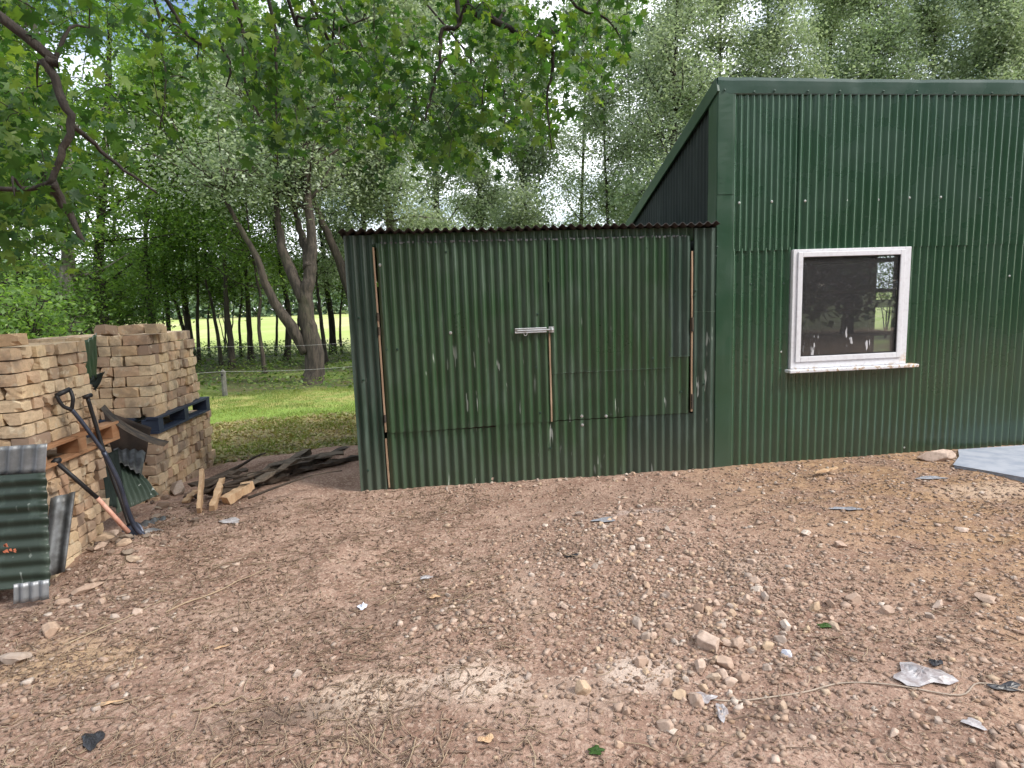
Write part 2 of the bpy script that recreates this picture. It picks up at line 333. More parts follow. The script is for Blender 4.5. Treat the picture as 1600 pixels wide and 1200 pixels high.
_tabs = {}
def vnoise(x, y, seed=0):
    if seed not in _tabs: _tabs[seed] = np.random.default_rng(100+seed).random((256, 256))
    T = _tabs[seed]; xi = np.floor(x).astype(int); yi = np.floor(y).astype(int); fx = x-xi; fy = y-yi
    fx = fx*fx*(3-2*fx); fy = fy*fy*(3-2*fy); a = xi & 255; c = (xi+1) & 255; e = yi & 255; g = (yi+1) & 255
    return (T[a, e]*(1-fx)+T[c, e]*fx)*(1-fy)+(T[a, g]*(1-fx)+T[c, g]*fx)*fy - .5
def sstep(v, a, b_): t = np.clip((v-a)/(b_-a), 0, 1); return t*t*(3-2*t)
def H(x, y):
    x = np.asarray(x, float); y = np.asarray(y, float)
    h = .09*vnoise(x/1.3, y/1.3, 1)+.040*vnoise(x/.37, y/.37, 2)+.015*vnoise(x/.13+7, y/.13, 3)
    near = (1-sstep(y, 6.5, 9.))*sstep(x, -6, -4.5)
    h = h + near*(.009*vnoise(x/.055, y/.055, 4)+.005*vnoise(x/.03, y/.03, 5))
    wallm = np.exp(-((y-5.3)/.35)**2)*(x > -.8)
    h = h*(1-.7*wallm) + .012*np.exp(-((y-5.28)/.07)**2)*(x > -.7)*(1+vnoise(x/.06, y/.06, 6)*2)
    h = h + .13*np.exp(-((x+1.0)/.9)**2-((y-6.55)/.38)**2) - .02
    h = h + .10*np.exp(-((x+2.15)/.28)**2-((y-4.2)/.35)**2)
    h = h + sstep(y, 12, 30)*.25*vnoise(x/9., y/9., 8)*(1-sstep(y, 60, 90))
    return h
xs = np.concatenate([-np.geomspace(600, 5.2, 60), np.arange(-5.1, 6.6, .02), np.geomspace(6.7, 600, 60)])
ys = np.concatenate([-np.geomspace(600, .3, 40), np.arange(-.2, 1.2, .1), np.arange(1.2, 7.6, .02), np.geomspace(7.65, 700, 110)])
XX, YY = np.meshgrid(xs, ys); ZZ = H(XX, YY); nx, ny = len(xs), len(ys)
I = np.arange(nx*ny).reshape(ny, nx)
F = np.stack([I[:-1, :-1], I[:-1, 1:], I[1:, 1:], I[1:, :-1]], -1).reshape(-1, 4)
mb = MB(); mb.add(np.stack([XX, YY, ZZ], -1).reshape(-1, 3), F)
tag(mb.build('ground', 'ground', smooth=True), kind='structure')

# concrete slab at the right
mb = MB(); pl = [(4.97, 5.30), (4.78, 5.08), (4.50, 4.84), (4.62, 4.62), (4.74, 4.36), (5.1, 4.0), (8.0, 3.9), (8.0, 5.30)]
V = [(x, y, -.1) for x, y in pl]+[(x, y, .012) for x, y in pl]; k = len(pl)
mb.add(V, [tuple(range(k, 2*k))[::-1]]+[(i, (i+1) % k, k+(i+1) % k, k+i) for i in range(k)])
tag(mb.build('concrete_pad', 'concrete', bevel=.008), kind='structure')

# ------------------------------------------------------------------ corrugated sheets
def corr(mb, O, Uv, Vv, wd, ht, pitch=.0765, d=.025, phase=0., seg=10, vs=8, dent=.0012, bot=None, seed=0, bow=0., jag=0.):
    O = np.array(O, float); Uv = nrm(Uv); Vv = nrm(Vv); N = np.cross(Uv, Vv)
    nu = max(2, int(wd/pitch*seg)); u = np.linspace(0, wd, nu+1); v = np.linspace(0, 1, vs+1)
    UU, VV = np.meshgrid(u, v)
    b0 = np.zeros_like(u) if bot is None else np.array([bot(t) for t in u])
    if jag: b0 = b0+jag*np.sin(u*2*math.pi/pitch+1.)
    hv = b0[None, :]+VV*(ht-b0[None, :])
    off = d/2*np.cos((UU+phase)*2*math.pi/pitch)+dent*2*vnoise(UU/.09+seed*13, hv/.2+seed*7, 11)+dent*5*vnoise(UU/.33+seed*3, hv/.55, 12)+dent*2*vnoise(UU/.07+seed*5, hv/1.4+seed, 13)+bow*np.sin(math.pi*VV)
    Vt = O+UU[..., None]*Uv+hv[..., None]*Vv+off[..., None]*N
    I = np.arange((nu+1)*(vs+1)).reshape(vs+1, nu+1)
    F = np.stack([I[:-1, :-1], I[:-1, 1:], I[1:, 1:], I[1:, :-1]], -1).reshape(-1, 4)
    mb.add(Vt.reshape(-1, 3), F)
def wallsheet(name, mat, root, x0, x1, z0, z1, Y, **kw):
    mb = MB(); corr(mb, (x0, Y, z0), (1, 0, 0), (0, 0, 1), x1-x0, z1-z0, phase=x0, **kw)
    return mb.build(name, mat, root, smooth=True)
def screw(root, x, z, Y, mat='screw', r=.009):
    mb = MB(); mb.tube([(x, Y, z), (x, Y-.004, z), (x, Y-.0055, z)], [r*1.4, r*1.4, r*.6], 8)
    mb.tube([(x, Y-.005, z), (x, Y-.011, z)], [r*.65, r*.6], 6)
    return mb.build('screw', mat, root, smooth=False)

# ---- taller shed
YF = 5.40
TS = empty('tall_shed', (2.51, YF, 0), 'taller dark green corrugated steel shed with white framed window and sloping roof', 'shed')
wl = dict(vs=26, dent=.0010)
wallsheet('wall_panel', 'metal_tall', TS, 2.66, 3.25, -.08, 1.995, YF, seed=1, **wl)
wallsheet('wall_panel', 'metal_tall', TS, 3.25, 4.40, -.08, .90, YF, seed=2, **wl)
wallsheet('wall_panel', 'metal_tall', TS, 4.40, 5.62, -.08, 1.995, YF, seed=3, **wl)
wallsheet('wall_panel', 'metal_tall', TS, 5.60, 9.0, -.08, 1.995, YF-.004, seed=4, **wl)
wallsheet('wall_panel', 'metal_tall', TS, 2.66, 3.30, 1.972, 3.36, YF-.006, seed=5, pitch=.058, d=.018, vs=26, dent=.001)
wallsheet('wall_panel', 'metal_tall', TS, 3.28, 5.02, 1.972, 3.36, YF-.010, seed=6, **wl)
wallsheet('wall_panel', 'metal_tall', TS, 5.00, 9.0, 1.972, 3.36, YF-.006, seed=7, **wl)
# corner flashing: folded strip in two lengths
for z0, z1, yo in ((-.06, 2.50, 0), (2.47, 3.36, .004)):
    mb = MB(); prof = [(2.505, YF+.16), (2.503, YF-.012), (2.512, YF-.020), (2.645, YF-.019), (2.668, YF-.017), (2.670, YF-.004)]
    nz_ = 14
    V = [(x, y-yo+.002*math.sin(z*9+x*20), z) for z in np.linspace(z0, z1, nz_+1) for x, y in prof]; k = len(prof)
    mb.add(V, [(j*k+i, j*k+i+1, (j+1)*k+i+1, (j+1)*k+i) for j in range(nz_) for i in range(k-1)])
    part(mb, 'corner_flashing', 'flash', TS, solid=.002)
# top flashing, dented fold
mb = MB()
def tf(u, v):
    x = 2.50+u*6.7; z = [3.318, 3.325, 3.38, 3.430, 3.456, 3.453][int(round(v*5))]; y = YF-[.016, .024, .031, .035, .033, -.12][int(round(v*5))]
    dn = .005*max(0, math.sin(x*7.3+1.2*math.sin(x*3)))**4*(1 if v > .3 and v < .9 else .2)
    sag = -.010*math.sin((x-2.5)*.9)*(v > .5)
    return (x, y+dn, z-dn*.5+sag)
mb.grid(tf, 240, 5); part(mb, 'ridge_flashing', 'ridge', TS, solid=.002)
# left gable wall (side facing the small shed), verge and roof
mb = MB(); yb = 8.95; sl_ = -.34
nu = int((yb-YF)/.0765*8); us = np.linspace(YF+.02, yb, nu+1)
Vt = []; 
for y in us: Vt.append((2.53+.009*math.cos(y*2*math.pi/.0765), y, -.05))
for y in us: Vt.append((2.53+.009*math.cos(y*2*math.pi/.0765), y, 3.44+sl_*(y-YF)))
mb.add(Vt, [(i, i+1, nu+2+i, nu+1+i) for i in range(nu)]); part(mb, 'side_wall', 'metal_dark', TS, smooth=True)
mb = MB(); mb.beam((2.50, YF-.03, 3.395), (2.50, yb+.15, 3.395+sl_*(yb+.18-YF)), .022, .13, (0, 0, 1)); part(mb, 'verge_flashing', 'flash', TS, bevel=.003)
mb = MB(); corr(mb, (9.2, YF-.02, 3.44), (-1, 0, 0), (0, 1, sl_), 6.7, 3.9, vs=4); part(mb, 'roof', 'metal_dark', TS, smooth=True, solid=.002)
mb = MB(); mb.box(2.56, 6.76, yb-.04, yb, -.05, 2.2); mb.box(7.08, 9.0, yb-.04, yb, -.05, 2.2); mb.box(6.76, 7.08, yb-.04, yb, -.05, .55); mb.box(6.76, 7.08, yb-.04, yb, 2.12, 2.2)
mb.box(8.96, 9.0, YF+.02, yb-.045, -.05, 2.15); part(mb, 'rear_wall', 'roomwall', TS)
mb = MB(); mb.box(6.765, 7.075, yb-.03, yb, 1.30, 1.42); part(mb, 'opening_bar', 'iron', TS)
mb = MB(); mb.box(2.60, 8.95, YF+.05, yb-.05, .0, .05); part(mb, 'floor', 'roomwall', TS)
for x in (3.0, 4.62, 6.5): 
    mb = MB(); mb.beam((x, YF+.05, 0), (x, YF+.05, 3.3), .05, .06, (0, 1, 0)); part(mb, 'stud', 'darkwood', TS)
# screws on the taller shed
for px, py in [(1155, 317), (1206, 315), (1258, 314), (1323, 313), (1372, 312), (1421, 309), (1470, 308), (1531, 310), (1579, 309)]:
    p = Yp(px, py, YF-.018); screw(TS, p[0], p[2], YF-.016, 'screwpale' if px < 1500 else 'screw', .008)
for px, py in [(1132, 141), (1178, 144), (1210, 142), (1262, 143), (1312, 143), (1380, 143), (1432, 143), (1491, 145), (1549, 146), (1590, 147), (1127, 278), (1127, 286), (1120, 400), (1118, 460), (1121, 386), (1175, 444), (1226, 443), (1580, 431), (1222, 550), (1119, 635), (1415, 700), (1330, 707)]:
    p = Yp(px, py, YF-.028); screw(TS, p[0], p[2], YF-(.032 if py < 150 else .018 if px < 1150 else .008), 'screwpale' if px in (1580, 1222, 1415) else 'screw', .007)

# window
wx0, wx1, wz0, wz1 = 3.238, 4.408, .875, 1.972; y0 = YF-.036
wf = MB()
def ring(mb, x0, x1, z0, z1, wl_, wr_, wb_, wt_, ya, yb_):
    mb.box(x0, x0+wl_, ya, yb_, z0, z1); mb.box(x1-wr_, x1, ya, yb_, z0, z1)
    mb.box(x0+wl_, x1-wr_, ya, yb_, z0, z0+wb_); mb.box(x0+wl_, x1-wr_, ya, yb_, z1-wt_, z1)
ring(wf, wx0, wx1, wz0, wz1, .04, .062, .062, .024, y0, YF+.04)
WIN = part(wf, 'window', 'upvc', TS, bevel=.003)
mb = MB(); ring(mb, wx0+.0415, wx1-.0635, wz0+.0635, wz1-.0255, .048, .048, .05, .045, y0-.012, YF+.03); part(mb, 'sash', 'upvc', WIN, bevel=.004)
mb = MB(); ring(mb, wx0+.091, wx1-.113, wz0+.115, wz1-.072, .006, .006, .006, .006, y0-.004, YF+.02); part(mb, 'gasket', 'gasket', WIN)
mb = MB(); mb.box(wx0+.098, wx1-.120, y0+.008, y0+.014, wz0+.122, wz1-.079); part(mb, 'pane', 'glass', WIN)
mb = MB(); mb.box(3.20, 4.50, y0-.06, YF+.02, .842, .872); part(mb, 'sill', 'upvc', WIN, bevel=.006)

# inside the taller shed, seen dimly through the glass
def shelf(x, y, label, rot=0):
    R = empty('storage_rack', (x, y, .05), label, 'shelving')
    for dx in (0, 1.1):
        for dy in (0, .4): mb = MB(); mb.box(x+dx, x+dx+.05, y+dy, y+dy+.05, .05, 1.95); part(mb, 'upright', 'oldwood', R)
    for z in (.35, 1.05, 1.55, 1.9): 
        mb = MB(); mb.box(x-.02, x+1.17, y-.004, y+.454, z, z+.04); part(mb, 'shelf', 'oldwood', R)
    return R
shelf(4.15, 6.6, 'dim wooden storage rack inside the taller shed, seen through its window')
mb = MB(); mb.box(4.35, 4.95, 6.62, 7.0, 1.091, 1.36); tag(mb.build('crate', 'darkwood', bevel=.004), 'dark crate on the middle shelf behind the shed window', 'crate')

# ---- small shed
SS = empty('low_shed', (-.75, 5.37, 0), 'low weathered green corrugated tin shed with double doors and wavy roof edge', 'shed')
YS = 5.365
def skx(z): return -.035*(z/2.2)     # the left side leans a little outward at the top
def sheet2(name, mat, x0, x1, z0, z1, Y, par=None, **kw):
    kw.setdefault('vs', 30); kw.setdefault('dent', .0018)
    return wallsheet(name, mat, par or SS, x0, x1, z0, z1, Y, **kw)
sheet2('front_strip', 'metal_grey', -.755, -.525, -.10, 2.18, YS-.004, seed=21)
sheet2('front_strip', 'metal_grey', 2.285, 2.497, -.06, 2.18, YS-.004, seed=22)
sheet2('lintel_strip', 'metal_small', -.525, 2.285, 2.075, 2.19, YS+.012, seed=23, vs=4)
# lower fixed panel, in three lengths
sheet2('kick_panel', 'metal_small', -.500, .46, -.10, .486, YS-.001, seed=24, vs=10)
sheet2('kick_panel', 'metal_small', .455, 1.66, -.10, .508, YS-.006, seed=25, vs=10)
sheet2('kick_panel', 'metal_grey', 1.65, 2.288, -.10, .512, YS+.001, seed=26, vs=10)
DL = sheet2('door', 'metal_small', -.495, .962, .489, 2.112, YS-.010, seed=27, vs=36, bot=lambda u: .0+.020*sstep(np.array(u), .2, 1.4))
tag(DL, 'left door with a pale bolt at its free edge')
DR = MB(); corr(DR, (.968, YS-.008, .516), (1, 0, 0), (0, 0, 1), 1.282, .56, phase=.968, vs=10, seed=28)
DR = DR.build('door', 'metal_small', SS, smooth=True)
sheet2('upper_sheet', 'metal_small', .968, 2.072, .945, 2.116, YS-.014, DR, seed=29)
sheet2('upper_sheet', 'metal_grey', 2.05, 2.252, 1.045, 2.112, YS-.018, DR, seed=30)
# timber battens showing in the gaps
for (xa, za, xb, zb) in ((-.517, 2.08, -.507, .50), (-.512, .44, -.508, .0), (.961, 1.30, .961, .51), (2.268, 1.98, 2.270, .53)):
    mb = MB(); mb.beam((xa, YS-.008, za), (xb, YS-.008, zb), .014, .02, (0, 1, 0), .0008, 8); part(mb, 'batten', 'batten', SS)
for x, z in ((-.512, 1.50), (-.510, 1.38), (-.508, .62), (2.269, 1.36), (2.270, 1.30), (2.270, .66), (2.270, .59)):
    mb = MB(); mb.box(x-.010, x+.012, YS-.026, YS-.021, z-.032, z+.032); mb.tube([(x, YS-.028, z-.034), (x, YS-.028, z+.034)], .006, 8); part(mb, 'hinge', 'rusty', SS)
for xa, xb, za, zb in ((-.49, .46, .482, .490), (.46, 2.26, .505, .514)):
    mb = MB(); mb.beam((xa, YS+.020, za), (xb, YS+.020, zb), .03, .012, (0, 1, 0), .001, 10); part(mb, 'batten', 'darkwood', SS)
for x0_, x1_, zz, yy in ((.968, 2.072, .945, YS-.014), (2.05, 2.252, 1.045, YS-.018), (2.285, 2.497, 1.44, YS-.004)):
    pts = [(x, yy-.0125*math.cos(x*2*math.pi/.0765)-.002, zz) for x in np.arange(x0_, x1_, .0765/8)]
    mb = MB(); mb.tube(pts, .0022, 5); part(mb, 'sheet_edge', 'edge', DR if x1_ < 2.3 else SS, smooth=True)
# torn galvanised fringe under the roof edge
mb = MB()
for i in range(70):
    x = -.46+i*.0385+RNG.uniform(-.01, .01)
    if x > 2.2: break
    mb.box(x, x+RNG.uniform(.012, .03), YS-.024, YS-.022, 2.104+RNG.uniform(-.004, .008), 2.116+RNG.uniform(0, .008))
part(mb, 'drip_edge', 'galv_dark', SS)
# bolt
bx0, bx1, bz = .652, .992, 1.335
mb = MB(); mb.box(bx0, .93, YS-.040, YS-.034, bz-.022, bz+.022); BO = part(mb, 'bolt', 'bolt', DL, bevel=.002)
for zo in (-.017, .017):
    mb = MB(); mb.tube([(bx0, YS-.042, bz+zo), (.93, YS-.042, bz+zo)], .006, 8); part(mb, 'rail', 'bolt', BO)
mb = MB(); mb.tube([(bx0+.02, YS-.045, bz), (.995, YS-.045, bz)], .008, 10); part(mb, 'bar', 'bolt', BO)
mb = MB(); mb.box(.952, .998, YS-.038, YS-.032, bz-.026, bz+.026); mb.tube([(.975, YS-.05, bz-.024), (.975, YS-.056, bz), (.975, YS-.05, bz+.024)], .007, 8); part(mb, 'staple', 'bolt', BO)
mb = MB(); mb.tube([(.742+.014*math.cos(t), YS-.048, bz-.028+.016*math.sin(t)) for t in np.linspace(0, 2*math.pi, 13)], .0035, 6); part(mb, 'ring', 'bolt', BO)
for px, py, m_ in [(704, 520, 'bolt'), (909, 650, 'bolt'), (910, 664, 'bolt'), (947, 650, 'bolt'), (594, 414, 'bolt'), (561, 497, 'screw'), (568, 594, 'screw'), (604, 546, 'screw'), (621, 546, 'screw'), (658, 524, 'screw'), (840, 491, 'screw'),
        (838, 574, 'screw'), (844, 645, 'screw'), (697, 394, 'screw'), (860, 386, 'screw'), (942, 388, 'screw'), (1010, 388, 'screw'), (1087, 454, 'screw'), (1085, 462, 'screw'), (1100, 600, 'screw'), (1064, 612, 'screw'), (575, 735, 'screw'), (860, 700, 'screw'), (1020, 560, 'screw')]:
    p = Yp(px, py, YS-.02); screw(SS, p[0], p[2], YS-.019, m_, .010 if m_ == 'bolt' else .008)
# roof
mb = MB(); corr(mb, (2.50, YS-.075, 2.212), (-1, 0, 0), (0, 1, -.13), 3.285, 2.6, pitch=.0765, d=.027, vs=10, dent=.003); part(mb, 'roof', 'roofedge', SS, smooth=True, solid=.004)
mb = MB(); mb.box(-.74, 2.49, YS+.03, YS+.08, 2.10, 2.185); part(mb, 'header_beam', 'darkwood', SS)
mb = MB(); corr(mb, (-.75, YS+.01, -.08), (0, 1, 0), (0, 0, 1), 2.35, 2.0, vs=4); part(mb, 'side_wall', 'metal_grey', SS, smooth=True)
mb = MB(); corr(mb, (2.5, YS+2.37, -.08), (-1, 0, 0), (0, 0, 1), 3.25, 1.9, vs=4); part(mb, 'rear_wall', 'metal_grey', SS, smooth=True)

# ------------------------------------------------------------------ brick stacks
def brickmesh(l, wd, h, seed):
    rg = np.random.default_rng(seed); nx_, ny_, nz2 = 5, 3, 3; V = {}; vs = []; fs = []
    def vid(i, j, k):
        if (i, j, k) not in V:
            p = np.array([(i/nx_-.5)*l, (j/ny_-.5)*wd, (k/nz2)*h])
            e = sum((i in (0, nx_), j in (0, ny_), k in (0, nz2)))
            if e >= 2: 
                c = np.array([0, 0, h/2]); p = p-(p-c)*np.array([.0011/l*2, .0011/wd*2, .0010/h*2])*(1 if e == 2 else 1.5)*(rg.uniform(5, 10) if rg.random() < .10 else rg.uniform(.4, 1.6))
            p = p+rg.normal(0, .0010, 3); V[(i, j, k)] = len(vs); vs.append(p)
        return V[(i, j, k)]
    for i in range(nx_):
        for j in range(ny_): fs += [(vid(i, j, 0), vid(i, j+1, 0), vid(i+1, j+1, 0), vid(i+1, j, 0)), (vid(i, j, nz2), vid(i+1, j, nz2), vid(i+1, j+1, nz2), vid(i, j+1, nz2))]
        for k in range(nz2): fs += [(vid(i, 0, k), vid(i+1, 0, k), vid(i+1, 0, k+1), vid(i, 0, k+1)), (vid(i, ny_, k), vid(i, ny_, k+1), vid(i+1, ny_, k+1), vid(i+1, ny_, k))]
    for j in range(ny_):
        for k in range(nz2): fs += [(vid(0, j, k), vid(0, j, k+1), vid(0, j+1, k+1), vid(0, j+1, k)), (vid(nx_, j, k), vid(nx_, j+1, k), vid(nx_, j+1, k+1), vid(nx_, j, k+1))]
    me = bpy.data.meshes.new('brick'); me.from_pydata([tuple(v) for v in vs], [], fs); me.materials.append(M['brick']); me.update(); return me
BL, BW = .215, .104
BM = [brickmesh(BL, BW, 1., s) for s in range(1)]  # placeholder height replaced below
BM = {h: [brickmesh(BL-.010, BW-.007, h-.005, s+int(h*1000)) for s in range(6)] for h in (.077, .088)}
ORD = ['', 'first', 'second', 'third', 'fourth', 'fifth', 'sixth', 'seventh', 'eighth', 'ninth', 'tenth', 'eleventh', 'twelfth', 'thirteenth', 'fourteenth']
core = MB(); nbrick = 0
def brick(x, y, z, h, along_x, label, group, tilt=0):
    global nbrick
    o = bpy.data.objects.new('brick', random.choice(BM[h])); COL.objects.link(o); nbrick += 1
    o.location = (x, y, z); o.rotation_euler = (random.gauss(0, .006)+tilt*random.uniform(-.1, .1), random.gauss(0, .006)+tilt*random.uniform(-.1, .1), (0 if along_x else math.pi/2)+random.gauss(0, .022)+random.choice((0, math.pi)))
    tag(o, label, 'brick', group); return o
def stack(xr, ys_, ye, z0, ncourse, h, place, grp, lean=(0, 0), nfront=5, width=1.0, droop=0):
    """right face at x=xr running ys_..ye, front face at y=ys_ running left of xr. Visible faces are single bricks."""
    for c in range(ncourse):
        z = z0+c*h; t = c/max(1, ncourse-1); X0 = xr+lean[0]*t+random.gauss(0, .006); Y0 = ys_+lean[1]*t+random.gauss(0, .004); n = 0
        y = Y0; cn = ORD[c+1]; first = True
        # corner brick turns with the course, the side face mixes brick ends and brick sides
        while y < ye-.05:
            side = (random.random() < .16) if not first else (c % 2 == 0)
            ln = BL if side else BW
            if y+ln > ye+.08: side, ln = False, BW
            n += 1; dx = random.uniform(-.016, .014)
            zz = z-droop*((y-ys_)**2)
            brick(X0+dx-(BW if side else BL)/2, y+ln/2, zz, h, not side, f'buff brick {ORD[n]} along in {cn} course {place}, side face', grp)
            if first: cornerw = BW if side else BL
            y += ln+random.uniform(.0, .007); first = False
        x = X0-cornerw-.004; n = 1
        while n <= nfront and x > xr-width:
            side = (c+n) % 2 == 1; ln = BL if side else BW; n += 1
            brick(x-ln/2, Y0+(BW if side else BL)/2+random.uniform(-.006, .006), z, h, side, f'buff brick {ORD[n]} from corner in {cn} course {place}, front face', grp)
            x -= ln+random.uniform(.001, .006)
        # packed bricks inside: one mass
        for a in np.arange(xr-width, X0-BL-.03, BL):
            for q in np.arange(Y0+BL+.01, ye-BW*.3, BW):
                if c == ncourse-1 or a < xr-width+BL or q > ye-BW*1.4: core.box(a+.003, a+BL-.003, q+.002, q+BW-.002, z+RNG.uniform(0, .004), z+h-.004-RNG.uniform(0, .006))
        if n > nfront:
            for a in np.arange(x-BL, xr-width-.1, -BL): core.box(a+.003, a+BL-.003, Y0+.002, Y0+BW-.002, z, z+h-.004)
def pallet(name, label, mat, x0, x1, y0, y1, z0, hgt=.125):
    R = empty(name, ((x0+x1)/2, (y0+y1)/2, z0), label, 'pallet')
    bt = .02; bh = hgt-2*bt
    # runners along X (seen end-on at the right side), deck boards along Y edges
    for i, y in enumerate(np.linspace(y0+.05, y1-.05, 3)):
        for x in np.linspace(x0+.07, x1-.07, 3):
            mb = MB(); mb.box(x-.07, x+.07, y-.048, y+.048, z0+bt+.001, z0+bt+bh-.001); part(mb, 'block', mat, R, bevel=.003)
    for x in np.linspace(x0+.05, x1-.05, 3):
        mb = MB(); mb.box(x-.05, x+.05, y0, y1, z0, z0+bt); part(mb, 'bottom_board', mat, R, bevel=.002)
    for x in np.linspace(x0+.05, x1-.05, 6):
        mb = MB(); mb.box(x-.048, x+.052, y0-.004, y1+.004, z0+bt+bh, z0+hgt); part(mb, 'top_board', mat, R, bevel=.002)
    return R
# back stack
stack(-2.46, 5.40, 6.78, -.05, 7, .088, 'below the blue pallet', 'bricks stacked below the blue pallet', (0, .12), 2, 1.05)
pallet('pallet', 'blue painted pallet between the two tiers of the far brick stack', 'pallet_blue', -3.50, -2.43, 5.50, 6.70, .567, .145)
stack(-2.47, 5.52, 6.56, .714, 8, .088, 'above the blue pallet', 'bricks stacked above the blue pallet', (-.01, .10), 5, 1.02)
# front stack
stack(-2.45, 3.93, 4.62, -.03, 9, .077, 'below the orange pallet', 'bricks stacked below the orange pallet', (0, -.02), 2, 1.0)
pallet('pallet', 'orange brown wooden pallet between the two tiers of the near brick stack', 'pallet', -3.48, -2.42, 3.88, 4.84, .672, .135)
stack(-2.46, 3.90, 4.66, .81, 8, .077, 'above the orange pallet', 'bricks stacked above the orange pallet', (-.02, 0), 2, 1.0)
tag(core.build('packed_bricks', 'brick'), 'buff bricks packed behind the outer faces of both brick stacks', 'bricks', kind='stuff')
for i, (px, py, Yd, ax, lab) in enumerate([(165, 512, 5.75, False, 'loose brick on top of the far stack at its left end'), (208, 511, 5.72, True, 'long reddish brick in the middle on top of the far stack'), (243, 509, 5.74, False, 'loose brick on top of the far stack near its corner'),
        (6, 526, 3.98, True, 'single loose brick on top of the near stack at the photo edge')]):
    X_, Y_, _ = Yp(px, py, Yd); brick(X_, Y_, (1.420 if Yd > 5 else 1.427), .088 if Yd > 5 else .077, ax, lab, 'loose bricks lying on the stacks', 1)

# ------------------------------------------------------------------ loose sheets
def loose(name, label, mat, P0, P1, P2, pitch=.076, d=.018, **kw):
    """sheet with corner P0, corrugation pitch counted along P0->P1, ribs along P0->P2"""
    P0, P1, P2 = map(lambda p: np.array(p, float), (P0, P1, P2)); mb = MB()
    corr(mb, P0, P1-P0, P2-P0, np.linalg.norm(P1-P0), np.linalg.norm(P2-P0), pitch, d, **kw)
    o = mb.build(name, mat, smooth=True, solid=.0022); return tag(o, label, 'metal sheet')
# big dark green sheet, ribs horizontal, leaning on the near stack
a = np.array(Yp(79, 915, 3.62)); t_ = np.array(Yp(73, 738, 3.80)); 
S1 = loose('corrugated_sheet', 'dark green corrugated sheet with level ribs leaning on the near brick stack', 'metal_loose', t_, a, t_+np.array([-1.1, -.03, 0]), vs=20, jag=.006, dent=.002)
a2 = np.array(Yp(73, 740, 3.835)); 
loose('corrugated_sheet', 'short silver galvanised sheet behind the big green sheet, upright ribs', 'galv', np.array(Yp(70, 738, 3.84)), np.array(Yp(70, 738, 3.84))+np.array([-1., 0, -.01]), np.array(Yp(73, 693, 3.86)), vs=6)
loose('corrugated_sheet', 'silver sheet end poking out below the big green sheet', 'galv', np.array(Yp(76, 936, 3.56)), np.array(Yp(22, 944, 3.54)), np.array(Yp(76, 905, 3.58)), vs=4, pitch=.05)
# narrow striped zinc sheet
loose('corrugated_sheet', 'narrow zinc strip with dark groove leaning on bricks beside the green sheet', 'galv_dark', np.array(Yp(78, 778, 3.92)), np.array(Yp(119, 768, 3.95)), np.array(Yp(60, 905, 3.75)), vs=10, pitch=.085, d=.03)
mb = MB(); q = np.array(Yp(10, 858, 3.585))
for i in range(7):
    p0 = q+np.array([RNG.uniform(-.03, .04), -.003, RNG.uniform(-.02, .02)]); s_ = RNG.uniform(.008, .02); mb.add([p0, p0+(s_, 0, -.004), p0+(s_*.7, 0, s_), p0+(-.003, 0, s_*.6)], [(0, 1, 2, 3)])
o_ = mb.build('paint_flake', 'redtag', S1)
# between the stacks
def free_sheet(name, label, mat, corners, pitch_n, d=.016, nu=None, vs=12, sag=0., pos=0):
    """bilinear sheet between four corners (a,b along the ribs' count; c,d the far side)"""
    A, B, C, D = [np.array(c, float) for c in corners]; mb = MB(); N = nrm(np.cross(B-A, D-A)); nu = nu or pitch_n*10
    def f(u, v):
        p = A*(1-u)*(1-v)+B*u*(1-v)+C*u*v+D*(1-u)*v
        return p+N*(d/2*math.cos(u*pitch_n*2*math.pi)+sag*math.sin(math.pi*v)+.004*math.sin(u*7+v*9))
    mb.grid(f, nu, vs); return tag(mb.build(name, mat, smooth=True, solid=.0022), label, 'metal sheet')
free_sheet('corrugated_sheet', 'torn dark green sheet standing in the gap between the brick stacks, low down', 'metal_grey', [Yp(166, 706, 4.98), Yp(222, 740, 5.1), Yp(250, 772, 4.95), Yp(184, 802, 4.68)], 8)
free_sheet('corrugated_sheet', 'green sheet in the upper gap between the two brick stacks', 'metal_small', [Yp(128, 536, 4.85), Yp(152, 520, 5.0), Yp(152, 590, 5.0), Yp(134, 592, 4.85)], 4)
free_sheet('corrugated_sheet', 'dark sheet hanging below the upper green sheet in the gap', 'metal_dark', [Yp(140, 588, 4.9), Yp(166, 580, 5.1), Yp(150, 612, 5.1), Yp(143, 600, 4.9)], 3)
free_sheet('corrugated_sheet', 'rusty curved sheet jutting out under the blue pallet', 'rusty', [Yp(158, 637, 4.75), Yp(163, 633, 5.15), Yp(264, 690, 5.25), Yp(258, 696, 4.98)], 5, sag=.05)
free_sheet('corrugated_sheet', 'added panel painting shade and dark brick in the hollow under the curved rusty sheet', 'hollow', [Yp(160, 640, 5.30), Yp(236, 668, 5.32), Yp(226, 722, 5.30), Yp(176, 716, 5.24)], 2)  # added panel, its dark colour stands in for shade in the hollow
free_sheet('corrugated_sheet', 'pale grey sheet lying inside the gap below the rusty one', 'galv_dark', [Yp(178, 700, 5.15), Yp(228, 705, 5.28), Yp(222, 742, 5.0), Yp(186, 722, 4.9)], 4, sag=.02)
free_sheet('corrugated_sheet', 'crumpled grey sheet flattened on the rubble beside the shovel', 'galv_dark', [Yp(205, 818, 4.75), Yp(262, 806, 4.9), Yp(262, 826, 4.65), Yp(212, 832, 4.55)], 4, sag=.03)
free_sheet('corrugated_sheet', 'dark sheet standing behind the shovels against the near stack', 'metal_dark', [Yp(157, 715, 4.72), Yp(186, 700, 4.95), Yp(198, 800, 4.85), Yp(170, 790, 4.62)], 4)

